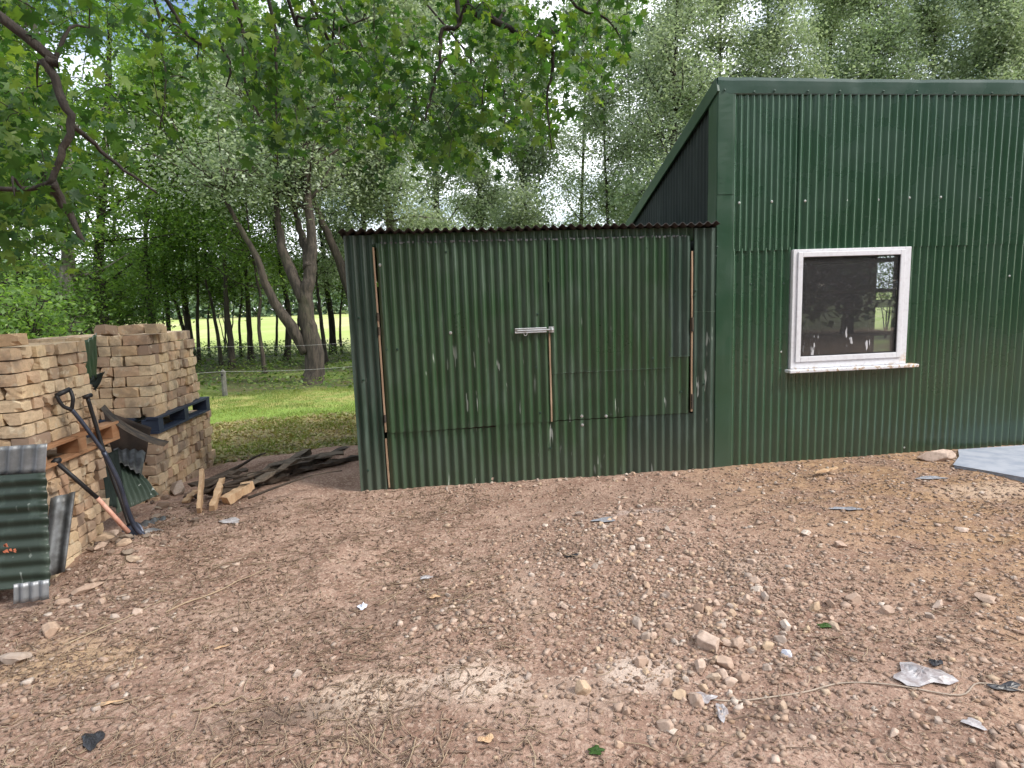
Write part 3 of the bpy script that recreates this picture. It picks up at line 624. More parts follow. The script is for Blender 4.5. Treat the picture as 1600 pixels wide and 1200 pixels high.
# ------------------------------------------------------------------ tools
def dspline(pts, n=6):
    pts = [np.array(p, float) for p in pts]; out = []; k = len(pts)
    for i in range(k-1):
        p0, p1, p2, p3 = pts[max(i-1, 0)], pts[i], pts[i+1], pts[min(i+2, k-1)]
        for j in range(n):
            t = j/n; out.append(.5*((2*p1)+(-p0+p2)*t+(2*p0-5*p1+4*p2-p3)*t*t+(-p0+3*p1-3*p2+p3)*t**3))
    out.append(pts[-1]); return out
def blade(mb, base, direc, side, ln, wd, dish=.02):
    direc = nrm(direc); side = nrm(side-direc*np.dot(side, direc)); N = np.cross(direc, side)
    def f(u, v):
        s_ = (u-.5)*wd*(1-.35*max(0, v-.55)**1.5*2.2)*(.55+.45*min(1, v*6)); return np.array(base)+direc*(v*ln)+side*s_-N*(dish*(1-(2*u-1)**2)*(1-.4*v))
    mb.grid(f, 8, 10)
SH = empty('shovel', Yp(216, 832, 4.42), 'long shovel with black D grip and blue grey shaft leaning on near bricks', 'shovel')
sp = [Yp(112, 640, 4.22), Yp(130, 662, 4.25), Yp(162, 706, 4.30), Yp(185, 752, 4.34), Yp(197, 790, 4.37), Yp(210, 822, 4.40), Yp(226, 838, 4.42)]
mb = MB(); mb.tube(dspline(sp[:3], 5), [.013]*11, 10); part(mb, 'upper_shaft', 'steelblue', SH, smooth=True)
mb = MB(); mb.tube(dspline(sp[2:], 5), [.0165]*15+[.018]*6, 10); part(mb, 'lower_shaft', 'steelblue', SH, smooth=True)
h0 = np.array(sp[0]); 
mb = MB(); gA, gB = np.array(Yp(88, 618, 4.16)), np.array(Yp(109, 608, 4.24))
mb.tube(dspline([h0, np.array(Yp(98, 634, 4.18)), gA], 4), [.014, .014, .013, .012, .011, .011, .012, .012, .012], 8); mb.tube(dspline([h0, np.array(Yp(114, 622, 4.22)), gB], 4), .012, 8)
mb.tube([gA, gB], .016, 8); part(mb, 'grip', 'blackgrip', SH, smooth=True)
mb = MB(); blade(mb, Yp(222, 836, 4.42), np.array(Yp(274, 846, 4.50))-np.array(Yp(222, 834, 4.42)), np.array([.25, 1, .1]), .29, .20); part(mb, 'blade', 'blade', SH, smooth=True, solid=.003)
S2 = empty('spade', Yp(212, 850, 4.5), 'black handled spade standing behind the long shovel, blade in the rubble', 'spade')
sq = [Yp(137, 622, 4.48), Yp(150, 665, 4.50), Yp(170, 730, 4.50), Yp(192, 790, 4.48), Yp(202, 820, 4.45)]
mb = MB(); mb.tube(dspline(sq, 5), .0135, 8); part(mb, 'shaft', 'blackgrip', S2, smooth=True)
mb = MB(); mb.tube([Yp(131, 621, 4.45), Yp(143, 617, 4.50)], .015, 8); part(mb, 'grip', 'blackgrip', S2, smooth=True)
mb = MB(); blade(mb, Yp(202, 818, 4.45), np.array(Yp(220, 866, 4.36))-np.array(Yp(202, 818, 4.45)), np.array([1, .3, 0]), .26, .13, .01); part(mb, 'blade', 'steelblue', S2, smooth=True, solid=.003)
S3 = empty('fork', Yp(203, 842, 4.3), 'garden fork with black upper shaft and pink wooden lower shaft', 'fork')
p0, p1, p2 = Yp(88, 722, 4.08), Yp(152, 778, 4.2), Yp(201, 832, 4.28)
mb = MB(); mb.tube([p0, p1], .0135, 8); part(mb, 'upper_shaft', 'blackgrip', S3, smooth=True)
mb = MB(); mb.tube([p1, p2], [.014, .016], 8); part(mb, 'lower_shaft', 'pinkwood', S3, smooth=True)
mb = MB(); mb.tube([Yp(83, 724, 4.06), Yp(88, 720, 4.08), Yp(94, 718, 4.10)], [.017, .021, .017], 8); part(mb, 'grip', 'blackgrip', S3, smooth=True)
mb = MB()
for dx in (-1, 0, 1): mb.tube(dspline([p2, Yp(204+dx*4, 840, 4.28), Yp(209+dx*7, 866, 4.22)], 3), [.007]*6+[.002], 6)
part(mb, 'tines', 'iron', S3, smooth=True)

# ------------------------------------------------------------------ timber pile
def plank(name, label, mat, A, B, wd, th, up=(0, 0, 1), jit=.004, grp=None):
    mb = MB(); mb.beam(A, B, wd, th, up, jit, 10); return tag(mb.build(name, mat, bevel=.003), label, 'timber', grp)
def gp(px, py, z): return G(px, py, z)
plank('timber_offcut', 'short pale timber stake standing against the far brick stack', 'timber', gp(311, 800, .03), Yp(316, 738, 5.33), .085, .03, (1, .2, 0), .002)
plank('timber_offcut', 'pale split timber leaning beside the upright stake', 'timber', gp(331, 796, .03), Yp(347, 752, 5.4), .07, .045, (1, .5, 0), .004)
plank('timber_offcut', 'short orange board lying against the foot of the far stack', 'timber', gp(289, 784, .04), Yp(305, 768, 5.4), .05, .03)
plank('timber_offcut', 'stubby pale log end lying right of the stakes', 'timber', gp(352, 782, .05), gp(392, 757, .10), .08, .07, (0, 0, 1), .006)
g_ = 'old timbers heaped between bricks and shed'
for i, (x0_, y0_, z0_, x1_, y1_, z1_, wd, th, m_, lab) in enumerate([
    (330, 772, .06, 482, 706, .22, .11, .05, 'oldwood', 'long weathered grey board rising to the right across the timber heap'),
    (360, 772, .10, 470, 716, .26, .09, .03, 'oldwood', 'second grey board lying on the timber heap, slightly shorter'),
    (400, 752, .09, 545, 700, .16, .10, .06, 'darkwood', 'dark rotten timber reaching towards the low shed'),
    (455, 738, .06, 562, 714, .12, .09, .05, 'darkwood', 'dark timber lying nearest the low shed corner'),
    (440, 722, .14, 536, 708, .22, .12, .03, 'oldwood', 'broad bark slab on top of the heap near the shed'),
    (352, 765, .02, 450, 745, .06, .10, .06, 'darkwood', 'rotten board along the front foot of the timber heap'),
    (300, 760, .10, 385, 735, .16, .10, .05, 'darkwood', 'black rotten beam behind the stakes')]):
    plank('old_timber', lab, m_, gp(x0_, y0_, z0_*.7), gp(x1_, y1_, z1_*.62), wd*.8, th*.8, (0, 0, 1), .009, g_)

random.seed(21)
for i in range(8):
    x0_, y0_ = random.uniform(300, 430), random.uniform(745, 782); L_ = random.uniform(60, 150); x1_, y1_ = x0_+L_, y0_-L_*random.uniform(.15, .5)
    A_, B_ = np.array(G(x0_, y0_, random.uniform(.03, .12))), np.array(G(x1_, max(y1_, 704), random.uniform(.05, .14))); mb = MB(); m_ = (A_+B_)/2+np.array([random.gauss(0, .05), random.gauss(0, .05), random.uniform(-.02, .08)])
    C_ = A_+(B_-A_)*.75+np.array([random.gauss(0, .04), 0, random.uniform(0, .06)])
    r_ = random.uniform(.008, .024); P_ = dspline([A_, m_, C_, B_], 4); mb.tube(P_, list(np.linspace(r_, r_*.4, len(P_))), 7, .12)
    tag(mb.build('dead_branch', 'darkwood', smooth=True), 'dark crooked dead branch tangled in the timber heap by the low shed', 'branch', 'dead branches in the timber heap')
# ------------------------------------------------------------------ stones
def icos():
    t = (1+5**.5)/2
    V = np.array([(-1, t, 0), (1, t, 0), (-1, -t, 0), (1, -t, 0), (0, -1, t), (0, 1, t), (0, -1, -t), (0, 1, -t), (t, 0, -1), (t, 0, 1), (-t, 0, -1), (-t, 0, 1)])/math.sqrt(1+t*t)
    F = np.array([(0, 11, 5), (0, 5, 1), (0, 1, 7), (0, 7, 10), (0, 10, 11), (1, 5, 9), (5, 11, 4), (11, 10, 2), (10, 7, 6), (7, 1, 8), (3, 9, 4), (3, 4, 2), (3, 2, 6), (3, 6, 8), (3, 8, 9), (4, 9, 5), (2, 4, 11), (6, 2, 10), (8, 6, 7), (9, 8, 1)])
    return V, F
IV, IF = icos()
CV = np.array([(x, y, z) for z in (-.7, .7) for y in (-.7, .7) for x in (-.7, .7)]); CF = np.array([(0, 2, 3, 1), (4, 5, 7, 6), (0, 1, 5, 4), (2, 6, 7, 3), (0, 4, 6, 2), (1, 3, 7, 5)])
def subdiv(V, F):
    V = list(map(tuple, V)); c = {}; F2 = []
    def m(a, b_):
        k = (min(a, b_), max(a, b_))
        if k not in c: c[k] = len(V); V.append(tuple(nrm((np.array(V[a])+np.array(V[b_]))/2)))
        return c[k]
    for a, b_, d in F: x, y, z = m(a, b_), m(b_, d), m(d, a); F2 += [(a, x, z), (b_, y, x), (d, z, y), (x, y, z)]
    return np.array(V), np.array(F2)
IV2, IF2 = subdiv(*subdiv(*subdiv(IV, IF)))
def rock_mesh(seed):
    rg = np.random.default_rng(seed); V = IV2.copy()
    for q in range(15):       # chop flat facets all round
        ph = math.acos(1-2*(q+.5)/15); tt = q*2.39996+seed; n = nrm(np.array([math.sin(ph)*math.cos(tt), math.sin(ph)*math.sin(tt), math.cos(ph)])+rg.normal(0, .22, 3))
        s_ = V@n; V = V-np.outer(np.maximum(0, s_-rg.uniform(.50, .80)), n)
    V = V/np.abs(V).max()*(1+rg.normal(0, .006, (len(V), 1))); V = V*np.array([1, rg.uniform(.65, .95), rg.uniform(.6, .85)])
    mb = MB(); mb.add(V, IF2.copy()); o = mb.build('stone', 'stone'); me = o.data; bpy.data.objects.remove(o); return me
RM = [rock_mesh(s) for s in range(8)]
def rock(px, py, size, label, group=None, mat=None, sc=(1, 1, 1), lift=.25, xy=None):
    x, y = (G(px, py)[:2] if xy is None else xy); z = float(H(x, y))
    o = bpy.data.objects.new('stone', random.choice(RM)); COL.objects.link(o); s_ = size/2
    o.location = (x, y, z+s_*lift); o.scale = (s_*sc[0], s_*sc[1], s_*sc[2]); o.rotation_euler = (random.uniform(-.2, .2), random.uniform(-.2, .2), random.uniform(0, 6.28))
    return tag(o, label, 'stone', group)
for px, py, sz, lab, sc in [(278, 768, .22, 'large rounded pink boulder at the foot of the far brick stack', (1, 1, 1.1)), (1107, 1003, .15, 'largest pinkish angular stone in the stony patch, lower middle', (1, 1, 1)), (1135, 1028, .09, 'rounded pink stone just below the largest stone', (1, 1, 1.1)), (1151, 1000, .10, 'brownish stone right of the largest stone', (1, 1, 1)),
    (1166, 938, .075, 'pointed pale stone standing up above the stony patch', (.8, .8, 1.5)), (80, 990, .12, 'pale pink angular stone near the left photo edge', (1, 1, 1.1)), (22, 1030, .17, 'large flat pink stone at the left photo edge beside sand', (1.2, 1, .7)),
    (1538, 935, .11, 'flat pale stone lying alone at the right', (1.3, 1, .5)), (770, 746, .13, 'pale stone against the left shed doors foot, two lumps', (1.5, .8, .8)), (815, 743, .11, 'rounded pale stone at the foot of the low shed centre', (1.2, .8, .9)),
    (1465, 716, .30, 'long tan stone slab at the edge of the concrete pad', (1.3, .6, .55)), (133, 922, .16, 'brick shaped pink stone below the leaning zinc strip', (1.2, .7, .7)), (98, 942, .08, 'yellow stone below the leaning green sheet', (1, .8, .8)),
    (168, 850, .16, 'dark brown lump of rubble beside the fork', (1.1, 1, .9)), (178, 838, .12, 'grey rubble lump just above the brown one', (1, 1, 1)), (160, 868, .12, 'grey stone in the rubble at the foot of the bricks', (1, 1, .8)), (196, 872, .10, 'pale stone right of the rubble heap', (1, 1, .7)), (209, 886, .09, 'pale stone below the spade blade', (1, 1, .7)),
    (367, 984, .055, 'small red brick fragment on bare soil', (1.2, .8, .6)), (700, 930, .055, 'cream coloured flint with sharp edge in the middle of the yard', (1.3, .8, .7)), (600, 915, .04, 'tiny white pebble above the blue scrap', (1, 1, .8)),
    (906, 805, .08, 'pale stone at the top of the rubble spread', (1, 1, 1)), (1260, 835, .09, 'pale stone in the ochre soil below the window', (1.2, 1, .8)), (910, 888, .07, 'cream stone at the left end of the stony patch', (1, .9, .8)),
    (1313, 852, .09, 'ochre stone in the right half of the yard', (1.1, 1, .7)), (1505, 828, .09, 'pale stone near the right photo edge in ochre soil', (1.1, 1, .6)), (238, 985, .05, 'small grey stone left of the middle', (1, 1, .7))]:
    rock(px, py, sz, lab, None, None, sc)
random.seed(13)
M['debris'] = stone('dark_rubble', [(.16, .11, .08), (.24, .17, .13), (.11, .08, .065), (.30, .24, .19)])
RMD = [m.copy() for m in RM]
for m in RMD: m.materials.clear(); m.materials.append(M['debris'])
for i in range(46):
    t = random.random()
    px, py = (random.gauss(185, 28), random.gauss(858, 14)) if t < .6 else (random.uniform(235, 330), random.gauss(800, 14))
    o = rock(px, py, random.uniform(.04, .11), 'dark brown lump of rubble at the foot of the brick stacks', 'rubble lumps by the brick stacks', None, (1, random.uniform(.6, 1), random.uniform(.6, 1)), .35); o.data = random.choice(RMD)
random.seed(11)
cnt = 0
while cnt < 255:
    q = random.random(); sz = random.uniform(.028, .055)
    if q < .46: px, py = random.gauss(1120, 105), random.gauss(945, 75); sz = random.uniform(.03, .09)*(1 if py > 900 else .8)
    elif q < .60: px, py = random.gauss(960, 65), random.gauss(842, 28); sz = random.uniform(.03, .07)
    elif q < .72: px, py = random.uniform(600, 1120), 0
    elif q < .88: px, py = random.uniform(850, 1600), random.uniform(745, 1190)
    elif q < .95: px, py = random.gauss(150, 60), random.gauss(915, 35)
    else: px, py = random.uniform(0, 900), random.uniform(780, 1190)
    if q >= .60 and q < .72: x, y = -.55+3.0*(px-600)/520, random.uniform(5.17, 5.31)
    else:
        if py < 745 or py > 1195 or px < 0 or px > 1600: continue
        x, y, _ = G(px, py)
    if y > 5.32 or (x > 4.3 and y > 3.7) or (x < -2.3 and y > 3.4): continue
    rock(0, 0, sz, 'small pale pinkish stone lying loose on the dirt yard', 'small stones scattered on the yard', None, (1, random.uniform(.75, 1.05), random.uniform(.95, 1.6)), .18, (x, y)); cnt += 1
def scatter_xy(n, seed, dens):
    rg = np.random.default_rng(seed); out = []
    while sum(map(len, out)) < n:
        P_ = np.stack([rg.uniform(-3.2, 6., n*2), rg.uniform(1.2, 5.33, n*2)], 1)
        vis = (np.abs(P_[:, 0]/np.maximum(P_[:, 1], .1)-.2) < 1.15)
        # closer ground needs more pebbles per square metre to read as gravel
        k = np.clip(1.9/P_[:, 1], 0, 1)**1.2*dens(P_[:, 0], P_[:, 1]); out.append(P_[vis & (rg.random(n*2) < k)])
    return np.concatenate(out)[:n]
def stuff_rocks(name, n, smin, smax, mat, seed, dens, label, cat):
    rg = np.random.default_rng(seed); P_ = scatter_xy(n, seed, dens); s_ = smin*(smax/smin)**(rg.random(n)**2.2)
    a = rg.uniform(0, 6.28, n); ca, sa = np.cos(a), np.sin(a)
    T = CV[None]*(1+rg.normal(0, .28, (n, 8, 3)))*s_[:, None, None]*np.stack([np.ones(n), rg.uniform(.55, 1, n), rg.uniform(.35, .75, n)], -1)[:, None, :]
    V = np.stack([T[..., 0]*ca[:, None]-T[..., 1]*sa[:, None], T[..., 0]*sa[:, None]+T[..., 1]*ca[:, None], T[..., 2]], -1)
    V[..., 0] += P_[:, :1]; V[..., 1] += P_[:, 1:2]; V[..., 2] += (H(P_[:, 0], P_[:, 1])+s_*.15)[:, None]
    mb = MB(); mb.add(V.reshape(-1, 3), (CF[None]+np.arange(n)[:, None, None]*8).reshape(-1, 4)); return tag(mb.build(name, mat), label, cat, kind='stuff')
def dens(x, y):
    d = .03+.45*np.clip(vnoise(x/.55, y/.55, 31)+.5, 0, 1)**3
    d = d+1.2*np.exp(-((x-1.25)/.75)**2-((y-3.1)/.8)**2)+.30*sstep(x, 1.6, 3.)+.6*np.exp(-((x-.9)/.4)**2-((y-4.)/.3)**2)+.3*np.exp(-((x+2.)/.4)**2-((y-3.4)/.5)**2)
    return np.clip(d, 0, 1)
stuff_rocks('gravel', 34000, .0028, .018, 'gravel', 5, dens, 'fine pinkish brown gravel strewn over the dirt yard', 'gravel')
stuff_rocks('pebbles', 1500, .009, .027, 'stone', 6, dens, 'pale pinkish pebbles mixed through the gravel', 'pebbles')

def strips(name, n, lmin, lmax, wmin, wmax, mat, seed, fxy, label, cat, rise=.02, ang=None):
    rg = np.random.default_rng(seed); P_ = fxy(rg, n); n = len(P_); ln = lmin*(lmax/lmin)**(rg.random(n)**1.7); wd = rg.uniform(wmin, wmax, n)
    a = rg.uniform(0, 6.28, n) if ang is None else rg.normal(ang, .6, n); bend = rg.normal(0, .12, n)*ln; K = 4; V = np.zeros((n, (K+1)*3, 3)); dx, dy = np.cos(a), np.sin(a)
    tilt = rg.normal(0, .04, n)
    for k in range(K+1):
        t = k/K-.5; cx = P_[:, 0]+dx*ln*t-dy*bend*(4*t*t); cy = P_[:, 1]+dy*ln*t+dx*bend*(4*t*t)
        z = H(cx, cy)+rise*rg.random(n)*.3+np.abs(tilt)*ln*.5+tilt*ln*t+.003
        for j in range(3):
            th = 2.094*j+.5; V[:, k*3+j, 0] = cx-dy*wd*math.cos(th); V[:, k*3+j, 1] = cy+dx*wd*math.cos(th); V[:, k*3+j, 2] = z+wd*math.sin(th)
    F = []
    for k in range(K):
        for j in range(3): F.append((k*3+j, k*3+(j+1) % 3, k*3+3+(j+1) % 3, k*3+3+j))
    F = np.array(F); mb = MB(); mb.add(V.reshape(-1, 3), (F[None]+np.arange(n)[:, None, None]*(K+1)*3).reshape(-1, 4)); return tag(mb.build(name, mat), label, cat, kind='stuff')
def fx(rg, n):
    P_ = np.stack([rg.uniform(-2.8, 5.2, n*4), rg.uniform(1.3, 5.3, n*4)], 1); k = np.clip(1.8/P_[:, 1], 0, 1)*(.25+.75*(P_[:, 0] < .3))*(.4+1.2*np.clip(vnoise(P_[:, 0]/.35, P_[:, 1]/.35, 41)+.5, 0, 1)**2)
    k = np.clip(k+.25*((P_[:, 0] < -1.5) & (P_[:, 1] > 2.6) & (P_[:, 1] < 4.4)), 0, 1)*((P_[:, 0] > -2.3) | (P_[:, 1] < 3.5)); return P_[rg.random(n*4) < k][:n]
strips('straw_litter', 11000, .015, .20, .0006, .0024, 'straw', 8, fx, 'brown straw and fine twigs littering the bare soil', 'straw')
strips('bark_chips', 12000, .008, .045, .0015, .0050, 'chips', 9, fx, 'brown bark chips and crumbs of debris over the soil', 'bark chips')
# individual sticks and roots
random.seed(5)
for i, (x0_, y0_, x1_, y1_, r_) in enumerate([(60, 1112, 210, 1088, .004), (150, 1105, 212, 1092, .006), (300, 1112, 410, 1088, .005), (200, 1060, 212, 1030, .005), (260, 960, 420, 890, .005), (170, 960, 240, 925, .005), (330, 890, 405, 868, .005), (590, 945, 680, 880, .003), (330, 1195, 350, 1165, .005),
    (540, 1190, 552, 1145, .004), (690, 1185, 694, 1120, .003), (1075, 770, 1090, 800, .003), (880, 868, 925, 882, .006), (100, 1010, 260, 940, .004), (1040, 830, 1070, 800, .003), (1260, 1010, 1230, 1045, .003)]):
    P0, P1 = np.array(G(x0_, y0_)), np.array(G(x1_, y1_)); pts = []
    for t in np.linspace(0, 1, 7): q = P0+(P1-P0)*t; q[0] += random.gauss(0, .008); q[1] += random.gauss(0, .008); q[2] = float(H(q[0], q[1]))+r_+.004; pts.append(q)
    mb = MB(); mb.tube(dspline(pts, 2), list(np.linspace(r_, r_*.45, 13)), 6); tag(mb.build('stick', 'straw', smooth=True), 'thin dry brown stick lying flat on the bare soil', 'stick', 'dry sticks lying on the yard')

# litter
def scrap(name, label, cat, mat, px, py, sx, sy, crump=.02, n=7, seed=0, rot=0, lift=.01, lobes=0, group=None):
    rg = np.random.default_rng(seed); x, y, _ = G(px, py); z = float(H(x, y)); mb = MB(); ph = rg.uniform(0, 6.28, 6)
    V = []; F = []; R = 5; S = 18; V.append((x, y, z+lift+crump*.6))
    for i in range(1, R+1):
        for j in range(S):
            th = 2*math.pi*j/S; e = (1+.22*math.sin(3*th+ph[0])+.15*math.sin(5*th+ph[1])) if not lobes else (.45+.55*abs(math.cos(lobes*th/2))); rr = i/R*e
            u, v = rr*sx/2*math.cos(th), rr*sy/2*math.sin(th); X_ = x+u*math.cos(rot)-v*math.sin(rot); Y_ = y+u*math.sin(rot)+v*math.cos(rot)
            zz = float(H(X_, Y_))+lift+crump*(.5+.5*math.sin(7*u/sx+ph[2]+3*v/sy))*(rg.uniform(.4, 1))*(1.15-i/R); V.append((X_, Y_, zz))
    for j in range(S): F.append((0, 1+j, 1+(j+1) % S))
    for i in range(R-1):
        for j in range(S): F.append((1+i*S+j, 1+(i+1)*S+j, 1+(i+1)*S+(j+1) % S, 1+i*S+(j+1) % S))
    mb.add(V, F); return tag(mb.build(name, mat, solid=.0012), label, cat, group)
scrap('plastic_scrap', 'crumpled clear plastic film at the right end of the pale twine', 'plastic', 'plastic', 1440, 1052, .24, .14, .035, seed=1)
scrap('plastic_scrap', 'torn clear plastic piece at the left end of the pale twine', 'plastic', 'plastic', 1097, 1080, .10, .07, .02, seed=2)
scrap('plastic_scrap', 'whitish plastic strip just below the left end of the twine', 'plastic', 'plastic', 1128, 1102, .04, .12, .02, seed=3, rot=-.4)
scrap('plastic_scrap', 'small pale blue plastic scrap on the soil left of centre', 'plastic', 'plastic_white', 566, 948, .05, .07, .03, seed=4)
rock(1229, 1012, .062, 'smooth bluish white pebble right of the stony patch', None, None, (.8, .9, 1.2)).data = (lambda me: (me.materials.clear(), me.materials.append(M['plastic_white']), me)[2])(RM[0].copy())
scrap('plastic_scrap', 'grey slate coloured sheet scrap below the low shed doors', 'plastic', 'slate', 945, 815, .16, .09, .012, seed=5)
scrap('plastic_scrap', 'grey strip of slate lying at the top right of the yard', 'plastic', 'slate', 1320, 800, .20, .06, .015, seed=6, rot=-.3)
scrap('plastic_scrap', 'grey flat scrap next to the concrete pad', 'plastic', 'slate', 1455, 748, .26, .08, .012, seed=16)
scrap('plastic_scrap', 'pale film scrap on the soil near the timber offcuts', 'plastic', 'plastic', 361, 819, .14, .09, .012, seed=7)
scrap('plastic_scrap', 'black plastic bit above the crumpled clear film', 'plastic', 'black', 1462, 1032, .06, .04, .02, seed=8)
scrap('plastic_scrap', 'black torn strip at the right photo edge on the twine', 'plastic', 'black', 1572, 1065, .14, .04, .015, seed=9)
scrap('plastic_scrap', 'dark scrap lying left of the pale stone above the stony patch', 'plastic', 'black', 895, 872, .10, .03, .015, seed=10)
scrap('plastic_scrap', 'transparent round film scrap near the lower right', 'plastic', 'plastic', 1522, 1125, .07, .06, .012, seed=17)
scrap('fallen_leaf', 'dark fallen leaf in the bottom left corner of the yard', 'leaf', 'black', 145, 1157, .07, .11, .02, seed=11, rot=.5)
scrap('fallen_leaf', 'green fallen leaf right of the stony patch', 'leaf', 'maple', 1290, 969, .09, .05, .015, seed=12, lobes=5)
scrap('fallen_leaf', 'green fallen leaf near the bottom edge of the yard', 'leaf', 'maple', 931, 1168, .07, .05, .01, seed=13, lobes=5)
scrap('fallen_leaf', 'curled cream leaf at the lower centre bottom edge', 'leaf', 'timber', 760, 1158, .06, .035, .02, seed=14)
scrap('fallen_leaf', 'pale greenish leaf lying in the middle of the yard', 'leaf', 'plastic', 666, 897, .09, .06, .015, seed=15, lobes=5)
scrap('fallen_leaf', 'pale curled leaf beside the cream flint', 'leaf', 'timber', 679, 934, .055, .045, .015, seed=18)
scrap('wood_chip', 'whitish sliver of wood left of the middle', 'wood chip', 'timber', 346, 1013, .07, .018, .006, seed=19, rot=.5)
scrap('wood_chip', 'tan sliver of wood in the lower left', 'wood chip', 'timber', 167, 1100, .10, .025, .008, seed=20, rot=.3)
plank('timber_offcut', 'thin pale lath lying at the foot of the taller shed', 'timber', G(1272, 738, .03), G(1308, 731, .03), .03, .015)
pts = []
for px, py in [(1100, 1079), (1150, 1082), (1205, 1078), (1260, 1068), (1310, 1058), (1360, 1060), (1410, 1068), (1500, 1078), (1530, 1062), (1600, 1068)]:
    x, y, _ = G(px, py); pts.append((x, y, float(H(x, y))+.006))
mb = MB(); mb.tube(dspline(pts, 5), .0034, 6); tag(mb.build('twine', 'string', smooth=True), 'pale length of twine trailing across the lower right of the yard', 'twine')

# ------------------------------------------------------------------ vegetation
def leaves(mb, C, size, rg, aspect=.55, up=.35, tmpl=None):
    n = len(C); N = rg.normal(size=(n, 3)); N[:, 2] = np.abs(N[:, 2])*(1+up)+up; N /= np.linalg.norm(N, axis=1)[:, None]
    A = rg.normal(size=(n, 3)); A -= N*(A*N).sum(1)[:, None]; A /= np.linalg.norm(A, axis=1)[:, None]; B = np.cross(N, A)
    s_ = (size*rg.uniform(.5, 1.35, n))[:, None]
    if tmpl is None:
        V = np.stack([C-A*s_*.5, C+B*s_*.5*aspect-A*s_*.05, C+A*s_*.5-N*s_*.12, C-B*s_*.5*aspect-A*s_*.05], 1)
        mb.add(V.reshape(-1, 3), (np.arange(4)[None]+np.arange(n)[:, None]*4))
    else:
        T, F = tmpl; V = C[:, None]+(T[None, :, :1]*A[:, None]+T[None, :, 1:2]*B[:, None]+T[None, :, 2:]*N[:, None])*s_[:, None]
        mb.add(V.reshape(-1, 3), (F[None]+np.arange(n)[:, None, None]*len(T)).reshape(-1, 3))
def wob(pts, n, amp, rg):
    P_ = dspline(pts, n); k = len(P_); out = []
    for i, p in enumerate(P_): e = math.sin(math.pi*i/(k-1)) if k > 2 else 0; out.append(p+rg.normal(0, amp, 3)*np.array([1, 1, .3])*e)
    return out
def tree(name, label, cat, stems, r0, z0, z1, rad_, nleaf, lsize, lmat='silver', bmat='bark', seed=0, nlimb=26, steep=.9, group=None, sig=.30, maxz=15, topr=None, clump=None):
    """stems: list of world point paths; the first is the main trunk"""
    rg = np.random.default_rng(seed); base = stems[0][0]; R = empty(name, (base[0], base[1], float(H(base[0], base[1]))), label, cat, group)
    tb = MB(); anchors = []
    for si, st in enumerate(stems):
        st = [np.array(p, float) for p in st]
        if si == 0: st[0][2] = float(H(base[0], base[1]))-.1
        P_ = wob(st, 5, .008+r0*.02, rg); k = len(P_); r1 = r0 if si == 0 else r0*.62
        rr = [r1*(1-.80*(i/(k-1))**.9)*(1+(.35*max(0, 1-i/3) if si == 0 else 0)) for i in range(k)]
        tb.tube(P_, rr, 9 if r0 > .08 else 7, .05)
        Z_ = np.array([p[2] for p in P_]); nl = int(nlimb*(1 if si == 0 else .7))
        for li in range(nl):
            zt = rg.uniform(z0, z1); i = int(np.clip(np.searchsorted(Z_, zt), 1, k-2))
            if Z_[i] < z0*.8: continue
            t = (zt-z0)/(z1-z0+.01); a = rg.uniform(0, 6.28); ln = rad_*rg.uniform(.6, 1.15)*(1-.45*t)
            d = np.array([math.cos(a), math.sin(a), steep*rg.uniform(.3, 1.3)]); p = P_[i]; pts = [p]
            for q in range(5):
                d = d+rg.normal(0, .16, 3)+np.array([0, 0, .06]); p = p+nrm(d)*ln/5; pts.append(p)
            if pts[-1][2] > maxz+1: pass
            r_b = min(rr[i]*.45, .05); tb.tube(pts, list(np.linspace(r_b, .006, 6)), 5)
            for q in range(1, 6): anchors.append((pts[q], .75+.25*q/5))
            for q in range(3):
                j = rg.integers(1, 5); dd = nrm(np.array([*rg.normal(0, 1, 2), rg.uniform(-.5, .7)])); e = pts[j]+dd*ln*.38; m_ = (pts[j]+e)/2+rg.normal(0, .06, 3); tb.tube([pts[j], m_, e], [.010, .007, .003], 4); anchors += [(m_, .9), (e, 1.)]
    part(tb, 'trunk', bmat, R, smooth=True)
    if anchors and nleaf:
        A = np.array([a for a, _ in anchors]); idx = rg.integers(0, len(A), nleaf); cw = rg.random(len(A))**(clump or 1.)
        idx = rg.choice(len(A), nleaf, p=cw/cw.sum()); C = A[idx]+rg.normal(0, sig, (nleaf, 3))*np.array([1, 1, .8])
        C = C[(C[:, 2] < maxz) & (C[:, 2] > .25)]
        mb = MB(); leaves(mb, C, lsize, rg); part(mb, 'crown', lmat, R)
    return R
def path(Yd, pts, dy=None):
    return [Yp(x, y, Yd+(dy[i] if dy else 0)) for i, (x, y) in enumerate(pts)]
GT = 'young woodland trees beyond the fence'
# the forked tree
tree('forked_tree', 'thick grey trunk forking low into several limbs, nearest woodland tree beside the shed', 'tree',
     [[Yp(488, 594, 13.9), Yp(492, 560, 13.9), Yp(484, 520, 13.9), Yp(478, 480, 13.9), Yp(480, 452, 13.9), Yp(486, 410, 13.95), Yp(487, 370, 14), Yp(480, 300, 14.1), Yp(476, 200, 14.3), Yp(470, 60, 14.5)],
      [Yp(480, 550, 13.9), Yp(455, 510, 13.8), Yp(432, 478, 13.7), Yp(414, 440, 13.6), Yp(400, 400, 13.5), Yp(372, 350, 13.4), Yp(340, 290, 13.2)],
      [Yp(476, 470, 13.9), Yp(455, 425, 14.), Yp(442, 390, 14.1), Yp(436, 350, 14.2), Yp(425, 270, 14.4), Yp(405, 150, 14.6)],
      [Yp(484, 420, 13.9), Yp(478, 390, 14.2), Yp(466, 350, 14.4), Yp(455, 300, 14.6)]],
     .235, 3.6, 8.2, 2.3, 24000, .085, 'silver', 'bark', 3, 30, 1.0, sig=.38)
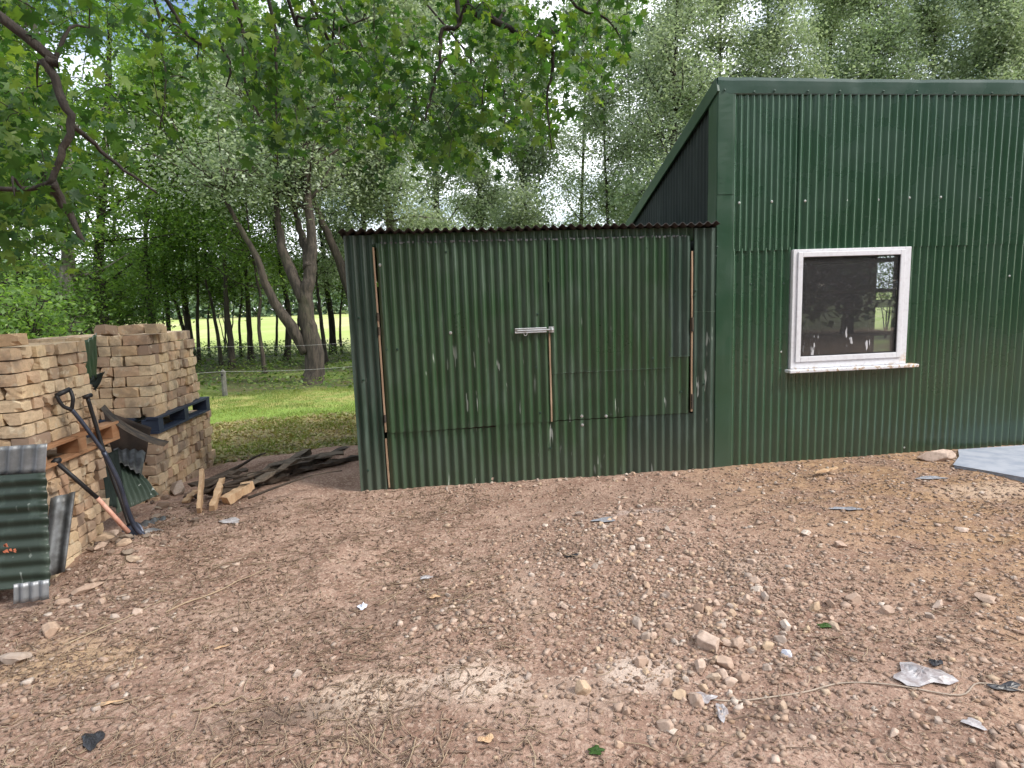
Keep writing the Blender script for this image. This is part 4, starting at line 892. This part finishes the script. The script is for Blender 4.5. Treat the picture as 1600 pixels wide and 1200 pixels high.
tree('leaning_tree', 'trunk leaning left across the gap just left of the low shed roof', 'tree',
     [[Yp(575, 560, 16.5), Yp(560, 500, 16.5), Yp(536, 425, 16.5), Yp(515, 372, 16.5), Yp(497, 333, 16.5), Yp(480, 260, 16.5), Yp(470, 160, 16.5)]], .17, 4.2, 9, 2.2, 24000, .085, 'silver', 'bark', 4, 22, .7)
SP = [  # px path, Y, radius, leaf material, label bits
    ([(447, 558), (451, 520), (449, 470), (440, 430), (434, 380), (420, 300), (410, 150)], 20, .11, 'dark slim trunk right behind the left limb of the forked tree'),
    ([(392, 562), (390, 520), (387, 470), (384, 420), (380, 340), (372, 200)], 20, .10, 'slim straight trunk rising in the middle of the gap above the bright grass'),
    ([(414, 582), (409, 545), (404, 505), (406, 470), (400, 420), (392, 380), (380, 250)], 16.5, .06, 'thin crooked sapling with a knobbly bend left of the forked tree'),
    ([(520, 552), (518, 500), (511, 450), (505, 400), (500, 330), (505, 200)], 22, .13, 'dark slim trunk right of the forked tree'),
    ([(510, 568), (504, 520), (498, 470), (494, 430), (490, 350)], 18, .07, 'thin sapling between the forked tree and the dark slim trunk'),
    ([(362, 574), (360, 530), (355, 490), (352, 440), (350, 380), (345, 260)], 18, .10, 'ivy clad trunk standing behind the short fence post'),
    ([(345, 556), (338, 510), (330, 470), (322, 440), (318, 380)], 19, .06, 'thin leaning stem left of the ivy clad trunk'),
    ([(310, 560), (309, 500), (309, 450), (306, 400), (300, 300)], 20, .06, 'thin straight stem just right of the far brick stack'),
    ([(298, 530), (290, 480), (286, 440), (280, 380), (270, 250)], 21, .12, 'trunk leaning left just above the right corner of the far stack'),
    ([(297, 525), (280, 490), (264, 450), (255, 420), (250, 380)], 21, .07, 'thin stem branching left from near the corner of the far stack'),
    ([(261, 525), (261, 470), (259, 430), (256, 380), (250, 260)], 20, .08, 'straight dark stem above the right half of the far stack'),
    ([(237, 520), (235, 470), (231, 430), (228, 360), (240, 240), (245, 100)], 19, .12, 'brown trunk above the middle of the far stack'),
    ([(190, 520), (186, 460), (180, 400), (176, 300), (170, 150)], 20, .09, 'dark trunk above the left end of the far stack'),
    ([(158, 520), (157, 460), (154, 400), (158, 340), (165, 250), (170, 100)], 16, .16, 'thick dark trunk above the gap between the brick stacks'),
    ([(103, 520), (105, 460), (106, 400), (104, 330), (100, 200)], 15, .20, 'broad pale brown trunk above the near stack'),
    ([(38, 520), (34, 460), (30, 400), (24, 320), (20, 200)], 17, .10, 'dark trunk above the left end of the near stack'),
    ([(-30, 520), (-20, 420), (-10, 320), (0, 200)], 15, .15, 'trunk at the very left edge of the woodland')]
SP += [([(327, 553), (325, 500), (329, 450), (322, 400)], 22, .045, 'very thin sapling against the field, nearest the far stack'),
    ([(377, 558), (374, 505), (378, 450), (370, 400)], 21, .05, 'very thin sapling just left of the slim straight trunk'),
    ([(430, 556), (433, 500), (428, 450), (432, 400)], 22, .05, 'very thin sapling between the knobbly sapling and the forked tree'),
    ([(468, 552), (466, 500), (470, 440), (463, 390)], 23, .045, 'very thin sapling half hidden behind the forked tree'),
    ([(534, 556), (531, 500), (536, 440), (530, 390)], 22, .05, 'very thin sapling close to the low shed left edge'),
    ([(350, 546), (352, 500), (344, 440), (349, 390)], 24, .04, 'thinnest sapling at the field edge behind the fence post')]
for i, (pp, Yd, r_, lab) in enumerate(SP):
    stp = path(Yd, pp)
    top = np.array(stp[-1]); 
    if top[2] < 7.5: stp.append(tuple(top+np.array([RNG.normal(0, .4), RNG.normal(0, .4), 8.5-top[2]])))
    left = pp[0][0] < 300
    tree('woodland_tree', lab, 'tree', [stp], r_, 1.8 if left or 'sapling' in lab else 2.1, 9.2, 2.0 if left else 1.9, 9500 if left else 12000, .095 if left else .09, 'green' if left or i in (0, 1, 2, 5, 6, 7) else 'silver', 'bark_pale' if 'pale' in lab else 'bark_dark' if 'dark' in lab else 'bark', 20+i, 28, .5, GT, .27, clump=2.2)
# tall silver trees behind the sheds
GB = 'tall silver leaved trees behind the sheds'
TB = [(620, 17, .16, 'bark_pale', 'brown trunk rising just behind the left part of the low shed roof'), (575, 22, .12, 'bark', 'tall tree behind the left end of the low shed'), (690, 19, .14, 'bark', 'tall tree behind the low shed, left of its doors meeting line'),
      (760, 23, .14, 'bark', 'tall tree behind the middle of the low shed roof'), (830, 18, .12, 'bark', 'tall tree behind the right door of the low shed'), (900, 22, .10, 'bark', 'slim tree behind the right third of the low shed roof'),
      (955, 19, .07, 'bark', 'very thin tree just left of the taller shed verge foot'), (990, 21, .08, 'bark_dark', 'slim dark stem beside the lower end of the sloping verge'), (1040, 16, .15, 'bark_dark', 'dark trunk rising above the middle of the sloping verge'), (1075, 18, .14, 'bark_dark', 'dark trunk rising left of the taller shed top corner'),
      (1115, 17, .10, 'bark_dark', 'forked dark tree directly above the taller shed corner'), (1190, 17, .12, 'bark', 'silver tree behind the taller shed left end'), (1270, 19, .14, 'bark', 'silver tree behind the taller shed above its window left side'), (1350, 16.5, .13, 'bark', 'silver tree behind the taller shed above its window right side'),
      (1440, 18, .14, 'bark', 'silver tree behind the taller shed right of the window'), (1520, 16, .14, 'bark', 'silver tree with dark hollow near the right edge above the roof'), (1600, 18, .14, 'bark', 'silver tree at the right edge of the photo above the roof')]
for i, (px, Yd, r_, bm, lab) in enumerate(TB):
    b0 = np.array(Yp(px, 480, Yd)); b0[2] = 0; rg = np.random.default_rng(300+i); lean = rg.normal(0, .35, 2); top = 12. if Yd > 18 else 10.5
    st = [b0+np.array([lean[0]*t, lean[1]*t, top*t]) for t in (0, .3, .6, 1)]
    dense = px > 1150
    n = 52000 if dense else 30000 if px > 900 else 42000
    if px in (955, 990, 900): n = 24000
    tree('silver_tree', lab, 'tree', [st], r_, 2.5, top-.8, 2.3 if dense else 1.8, n, .092, 'silver', bm, 400+i, 34, .9, GB, .27, 14.5, clump=1.0 if dense else 1.8)
# shrubs under the trees at the left
for i, (px, Yd, hgt, rad_, lm, lab) in enumerate([(10, 10.5, 2.2, 1.0, 'green', 'dense green shrub above the near brick stack at the photo edge'), (70, 14, 2.4, 1.2, 'green', 'tall green bush behind the near brick stack'), (140, 16, 2.4, 1.2, 'green', 'bush behind the gap between the brick stacks'),
        (200, 17, 2.4, 1.1, 'green', 'bush behind the far brick stack'), (240, 20, 3.0, 1.3, 'green', 'bush further back behind the right corner of the far stack'), (350, 21, 3.0, 1.2, 'green', 'leafy bush around the ivy clad trunk'), (560, 21, 3.6, 1.2, 'green', 'leafy bush half hidden by the low shed left edge'), (40, 17, 4., 1.8, 'green', 'broad bush in the shade at the far left'), (1385, 19, 3.6, 1.8, 'green', 'bush seen through the rear opening of the taller shed')]):
    b0 = np.array(Yp(px, 480, Yd)); b0[2] = 0; st = [[b0+np.array([.15*math.cos(a)*k, .15*math.sin(a)*k, hgt*.28*k]) for k in range(4)] for a in (0, 2.1, 4.2)]
    tree('shrub', lab, 'shrub', st, .035, .7 if Yd < 20 else 1.6, hgt*.85, rad_, 4200 if Yd < 20 else 3000, .085, lm, 'bark_dark', 600+i, 20, .5, 'shrubs growing under the woodland trees', .26, clump=1.3)
# undergrowth and grass
rg = np.random.default_rng(77)
n = 38000; X_ = rg.uniform(-14, 3, n); Y_ = 12+12*rg.random(n)**.9; k = (vnoise(X_/1.1, Y_/1.1, 51)+.5)
keep = rg.random(n) < np.clip(k*1.6-.25+.6*(Y_ > 19), .02, 1); X_, Y_, k = X_[keep], Y_[keep], k[keep]; C = np.stack([X_, Y_, H(X_, Y_)+rg.random(len(X_))*(.04+.32*k+.25*(Y_ > 19))], 1)
mb = MB(); leaves(mb, C, .085, rg, .6, 1.); tag(mb.build('undergrowth', 'under'), 'low leafy undergrowth carpeting the woodland floor', 'undergrowth', kind='stuff')
def blades(name, mat, n, x0, x1, y0, y1, h0, h1, wd, seed, lab, dens_=None):
    rg = np.random.default_rng(seed); X_ = rg.uniform(x0, x1, n); Y_ = y0+(y1-y0)*rg.random(n)
    if dens_ is not None: kk = rg.random(n) < dens_(X_, Y_); X_, Y_ = X_[kk], Y_[kk]
    n = len(X_); a = rg.uniform(0, 6.28, n); hh = rg.uniform(h0, h1, n); ln = rg.normal(0, .5, (n, 2))*hh[:, None]; z = H(X_, Y_); dx, dy = np.cos(a)*wd, np.sin(a)*wd
    V = np.stack([np.stack([X_-dx, Y_-dy, z-.005], 1), np.stack([X_+dx, Y_+dy, z-.005], 1), np.stack([X_+ln[:, 0], Y_+ln[:, 1], z+hh], 1)], 1)
    mb = MB(); mb.add(V.reshape(-1, 3), np.arange(n*3).reshape(n, 3)); return tag(mb.build(name, mat), lab, 'grass', kind='stuff')
blades('grass', 'grass', 60000, -7.5, .4, 8.9, 13.0, .015, .045, .004, 61, 'short green grass on the strip between yard and woodland', lambda x, y: np.clip(vnoise(x/.5, y/.5, 61)+.75, 0, 1))
blades('rough_grass', 'grass', 26000, -3.0, -.3, 6.9, 9.2, .02, .07, .004, 62, 'sparse rough grass among dead leaves behind the timber heap', lambda x, y: np.clip(vnoise(x/.3, y/.3, 62)*2+.3, 0, 1))
rg = np.random.default_rng(63); n = 16000; X_ = rg.uniform(-5., .2, n); Y_ = rg.uniform(6.7, 9.3, n); C = np.stack([X_, Y_, H(X_, Y_)+rg.random(n)*.035], 1)
mb = MB(); leaves(mb, C, .05, rg, .6, .8); tag(mb.build('leaf_litter', 'leaflitter'), 'yellow brown dead leaves covering the ground behind the timber heap', 'leaves', kind='stuff')
# far hedgerow across the field
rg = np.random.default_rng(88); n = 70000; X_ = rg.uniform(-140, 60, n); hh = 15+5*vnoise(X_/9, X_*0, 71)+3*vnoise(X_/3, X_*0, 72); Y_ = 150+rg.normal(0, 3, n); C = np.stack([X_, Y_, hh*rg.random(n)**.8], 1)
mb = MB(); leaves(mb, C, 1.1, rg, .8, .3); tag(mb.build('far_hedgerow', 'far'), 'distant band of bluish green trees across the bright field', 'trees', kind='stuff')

# electric fence
FE = empty('wire_fence', (-4.2, 12.4, 0), 'low two wire electric fence with grey posts along the woodland edge', 'fence')
fp = [(-9.5, 12.2), (-4.2, 12.4), (-1.05, 12.6)]
for i, (x, y) in enumerate(fp):
    mb = MB(); z = float(H(x, y)); mb.tube([(x, y, z-.1), (x, y, z+.48), (x+.02, y, z+.5)], [.05, .05, .04], 8, .06) if i == 1 else mb.tube([(x, y, z-.1), (x, y, z+1.0)], [.035, .03], 8, .06); pst = part(mb, 'post', 'post', FE)
    mb = MB(); mb.tube([(x, y-.05, z+.42), (x, y-.09, z+.42)], .02, 8); part(mb, 'insulator', 'blackgrip', FE)
for zz in (.44, .92):
    pts = []
    for (xa, ya), (xb, yb_) in zip(fp[:-1], fp[1:]):
        for t in np.linspace(0, 1, 9)[:-1 if (xb, yb_) != fp[-1] else None]: pts.append((xa+(xb-xa)*t, ya+(yb_-ya)*t-.06, zz-.05*math.sin(math.pi*t)))
    mb = MB(); mb.tube(pts, .0028 if zz < .5 else .0018, 5); part(mb, 'wire', 'wire', FE)

# ------------------------------------------------------------------ overhanging maple
th = np.linspace(0, 2*math.pi, 21)[:-1]; T = [(0, 0, 0)]
prof = {0: .62, 1: .34, 2: .40, 3: .56, 4: .30, 5: .26, 6: .46, 7: .28, 8: .22, 9: .34, 10: .06, 11: .34, 12: .22, 13: .28, 14: .46, 15: .26, 16: .30, 17: .56, 18: .40, 19: .34}
for i, t in enumerate(th):
    r_ = prof[i]; T.append((r_*math.cos(t), r_*math.sin(t), -.22*r_*r_+(.05*math.sin(i*2.1))))
TM = (np.array(T), np.array([(0, 1+i, 1+(i+1) % 20) for i in range(20)]))
rg = np.random.default_rng(909)
TR = (-4.3, 1.0)
MT = empty('maple_tree', (TR[0], TR[1], 0), 'large maple whose leafy boughs hang over the top left of the view', 'tree')
tb = MB(); crotch = np.array([-4.1, 1.2, 3.6])
tb.tube(wob([(TR[0], TR[1], -.1), (-4.35, 1.05, 1.5), (-4.2, 1.1, 2.6), crotch, (-3.7, 1.5, 5.2), (-3.4, 1.9, 6.6)], 5, .02, rg), list(np.linspace(.34, .10, 26)), 12, .04)
nodes = []   # skeleton points that twigs may join
def limb(pts, r0, r1, n=5, keep=True, amp=.012):
    P_ = wob(pts, n, amp, rg); tb.tube(P_, list(np.linspace(r0, r1, len(P_))), 7, .04)
    if keep: nodes.extend([(p, r0+(r1-r0)*i/len(P_)) for i, p in enumerate(P_)])
L1 = [crotch, (-3.2, 2.0, 4.5), (-2.0, 3.0, 4.9), (-.6, 3.8, 4.9), (.6, 4.2, 4.8), (1.6, 4.4, 4.6)]
limb(L1, .12, .035, 6)
L2 = [crotch, (-3.3, 2.6, 4.3), (-2.6, 3.9, 4.9), (-1.8, 5.2, 5.3), (-.9, 6.4, 5.6)]
limb(L2, .11, .03, 6)
L3 = [crotch, (-3.4, 1.9, 3.7), (-2.7, 2.5, 3.6)]
limb(L3, .05, .020, 5)
L4 = [crotch, (-2.8, .6, 4.8), (-1.0, .2, 5.4), (1.0, -.2, 5.5), (2.4, .4, 5.3)]
limb(L4, .12, .035, 6)
def hang(start, px, Yd, r0, r1=.004): limb([start]+[Yp(x, y, Yd) for x, y in px], r0, r1, 4, True, .004)
hang((-2.6, 2.5, 3.6), [(38, 56), (70, 94), (95, 150), (112, 189), (101, 231), (84, 273), (70, 290), (20, 296), (-40, 290)], 2.6, .019, .008)
hang(Yp(80, 285, 2.6), [(100, 320), (130, 378)], 2.65, .022, .008)
hang(Yp(112, 195, 2.6), [(150, 226), (196, 266), (245, 301)], 2.75, .011)
hang((-.3, 3.9, 4.88), [(713, 0), (690, 46), (686, 100), (670, 163), (663, 200)], 3.9, .018)
hang((-.2, 3.9, 4.88), [(725, 0), (750, 18), (779, 35), (818, 58), (860, 74), (862, 116), (855, 155), (862, 232)], 4.0, .030)
hang((-1.2, 3.5, 4.9), [(500, 35), (523, 46), (577, 27)], 3.9, .012)
hang((-1.2, 3.5, 4.9), [(420, 0), (430, 80), (432, 160), (434, 259)], 4.1, .014)
hang((-1.3, 3.4, 4.9), [(364, 0), (378, 56), (385, 140), (406, 182)], 3.9, .012)
hang((-1.1, 3.6, 4.9), [(451, 0), (465, 25), (507, 35), (535, 80)], 4.2, .014)
hang((-1.7, 3.2, 4.9), [(259, 0), (343, 70), (360, 105), (353, 136)], 3.7, .012)
hang((-2.2, 4.5, 5.1), [(241, 0), (243, 52), (260, 120), (250, 200)], 4.8, .013)
hang((.6, 4.2, 4.8), [(880, -20), (950, 30), (985, 90)], 4.3, .014)
hang((-1.4, 5.8, 5.4), [(560, 60), (590, 150), (600, 240)], 6.0, .014)
hang((-1.0, 6.3, 5.6), [(760, 120), (790, 200), (800, 260)], 6.2, .012)
def bottom(az):      # lowest leaf elevation (tan) by azimuth X/Y, in the world
    return np.interp(az, [-.75, -.62, -.52, -.45, -.36, -.27, -.15, -.06, .02, .10, .19, .27, .33, .40], [.05, .08, .10, .16, .24, .26, .24, .22, .20, .22, .26, .30, .42, .60])
anch = []
while len(anch) < 1000:
    az = rg.uniform(-.85, .36); Yd = rg.uniform(3.2, 7.0) if az > -.45 else rg.uniform(2.5, 6.); el = bottom(az)+abs(rg.normal(0, .24))*(.6+.9*rg.random()); z = EYE+Yd*el+rg.uniform(0, .1)
    if z > 5.3 or (Yd < 3.2 and az > -.38): continue
    if az > .2 and rg.random() < .25: continue
    if -.53 < az < -.30 and (z-EYE)/Yd < .40 and rg.random() < .72: continue
    anch.append(np.array([az*Yd, Yd, z]))
for _ in range(240):  # crown out of frame overhead and behind
    anch.append(np.array([rg.uniform(-4.5, 2.5), rg.uniform(-1.5, 3.5), rg.uniform(4.4, 6.2)]))
NP = [p for p, _ in nodes]; NR = [r for _, r in nodes]; order = sorted(anch, key=lambda a_: min(np.linalg.norm(a_-p) for p in NP[::6]))
leafC = []
for a_ in order:
    D = np.linalg.norm(np.array(NP)-a_, axis=1); j = int(np.argmin(D)); p = NP[j]; r_ = min(NR[j]*.75, .012)
    if D[j] > 1.6: 
        if rg.random() < .6: continue
    m1 = p+(a_-p)*.5+rg.normal(0, .05, 3)*min(1, D[j])+np.array([0, 0, .06]); seg = dspline([p, m1, a_], 3)
    tb.tube(seg, list(np.linspace(r_, .002, len(seg))), 4)
    for i in range(1, len(seg)): NP.append(seg[i]); NR.append(r_*(1-i/len(seg))+.002)
    nl = rg.integers(9, 18); 
    for q in range(nl): t = rg.random(); b0 = p+(a_-p)*(.35+.65*t) if D[j] < 1. else a_; leafC.append(b0+rg.normal(0, .085, 3)+np.array([0, 0, -.04]))
part(tb, 'trunk', 'bark_dark', MT, smooth=True)
leafC = np.array(leafC); leafC = leafC[(leafC[:, 1] > 1.5) | (leafC[:, 2] > 3.5)]
mb = MB(); leaves(mb, leafC, .076, rg, .9, .1, TM); part(mb, 'crown', 'maple', MT)

# unseen trees added around the viewer, gapped to shape window and steel reflections
for i, (x, y, lab) in enumerate([(-14, -10, 'leftmost leafy tree'), (-8.5, -12, 'second leafy tree from the left'), (-3.5, -13, 'tall leafy tree'), (1.5, -13.5, 'broad leafy tree'), (6.5, -13, 'middle leafy tree'), (11, -12, 'dense leafy tree'), (15, -10.5, 'bushy leafy tree'), (17.8, -8.8, 'round topped leafy tree'), (21, 7.5, 'rightmost leafy tree')]):
    tree('reflection_tree', lab+' out of view, added to shape steel reflections', 'tree', [[(x, y, 0), (x+.1, y, 2), (x, y+.2, 5), (x, y, 8.5)]], .2, .4, 8.2, 3.4, 12000, .42, 'dense', 'bark', 900+i, 44, .4, 'unseen trees added for reflections', .7)
print('bricks', nbrick, 'objects', len(bpy.data.objects))
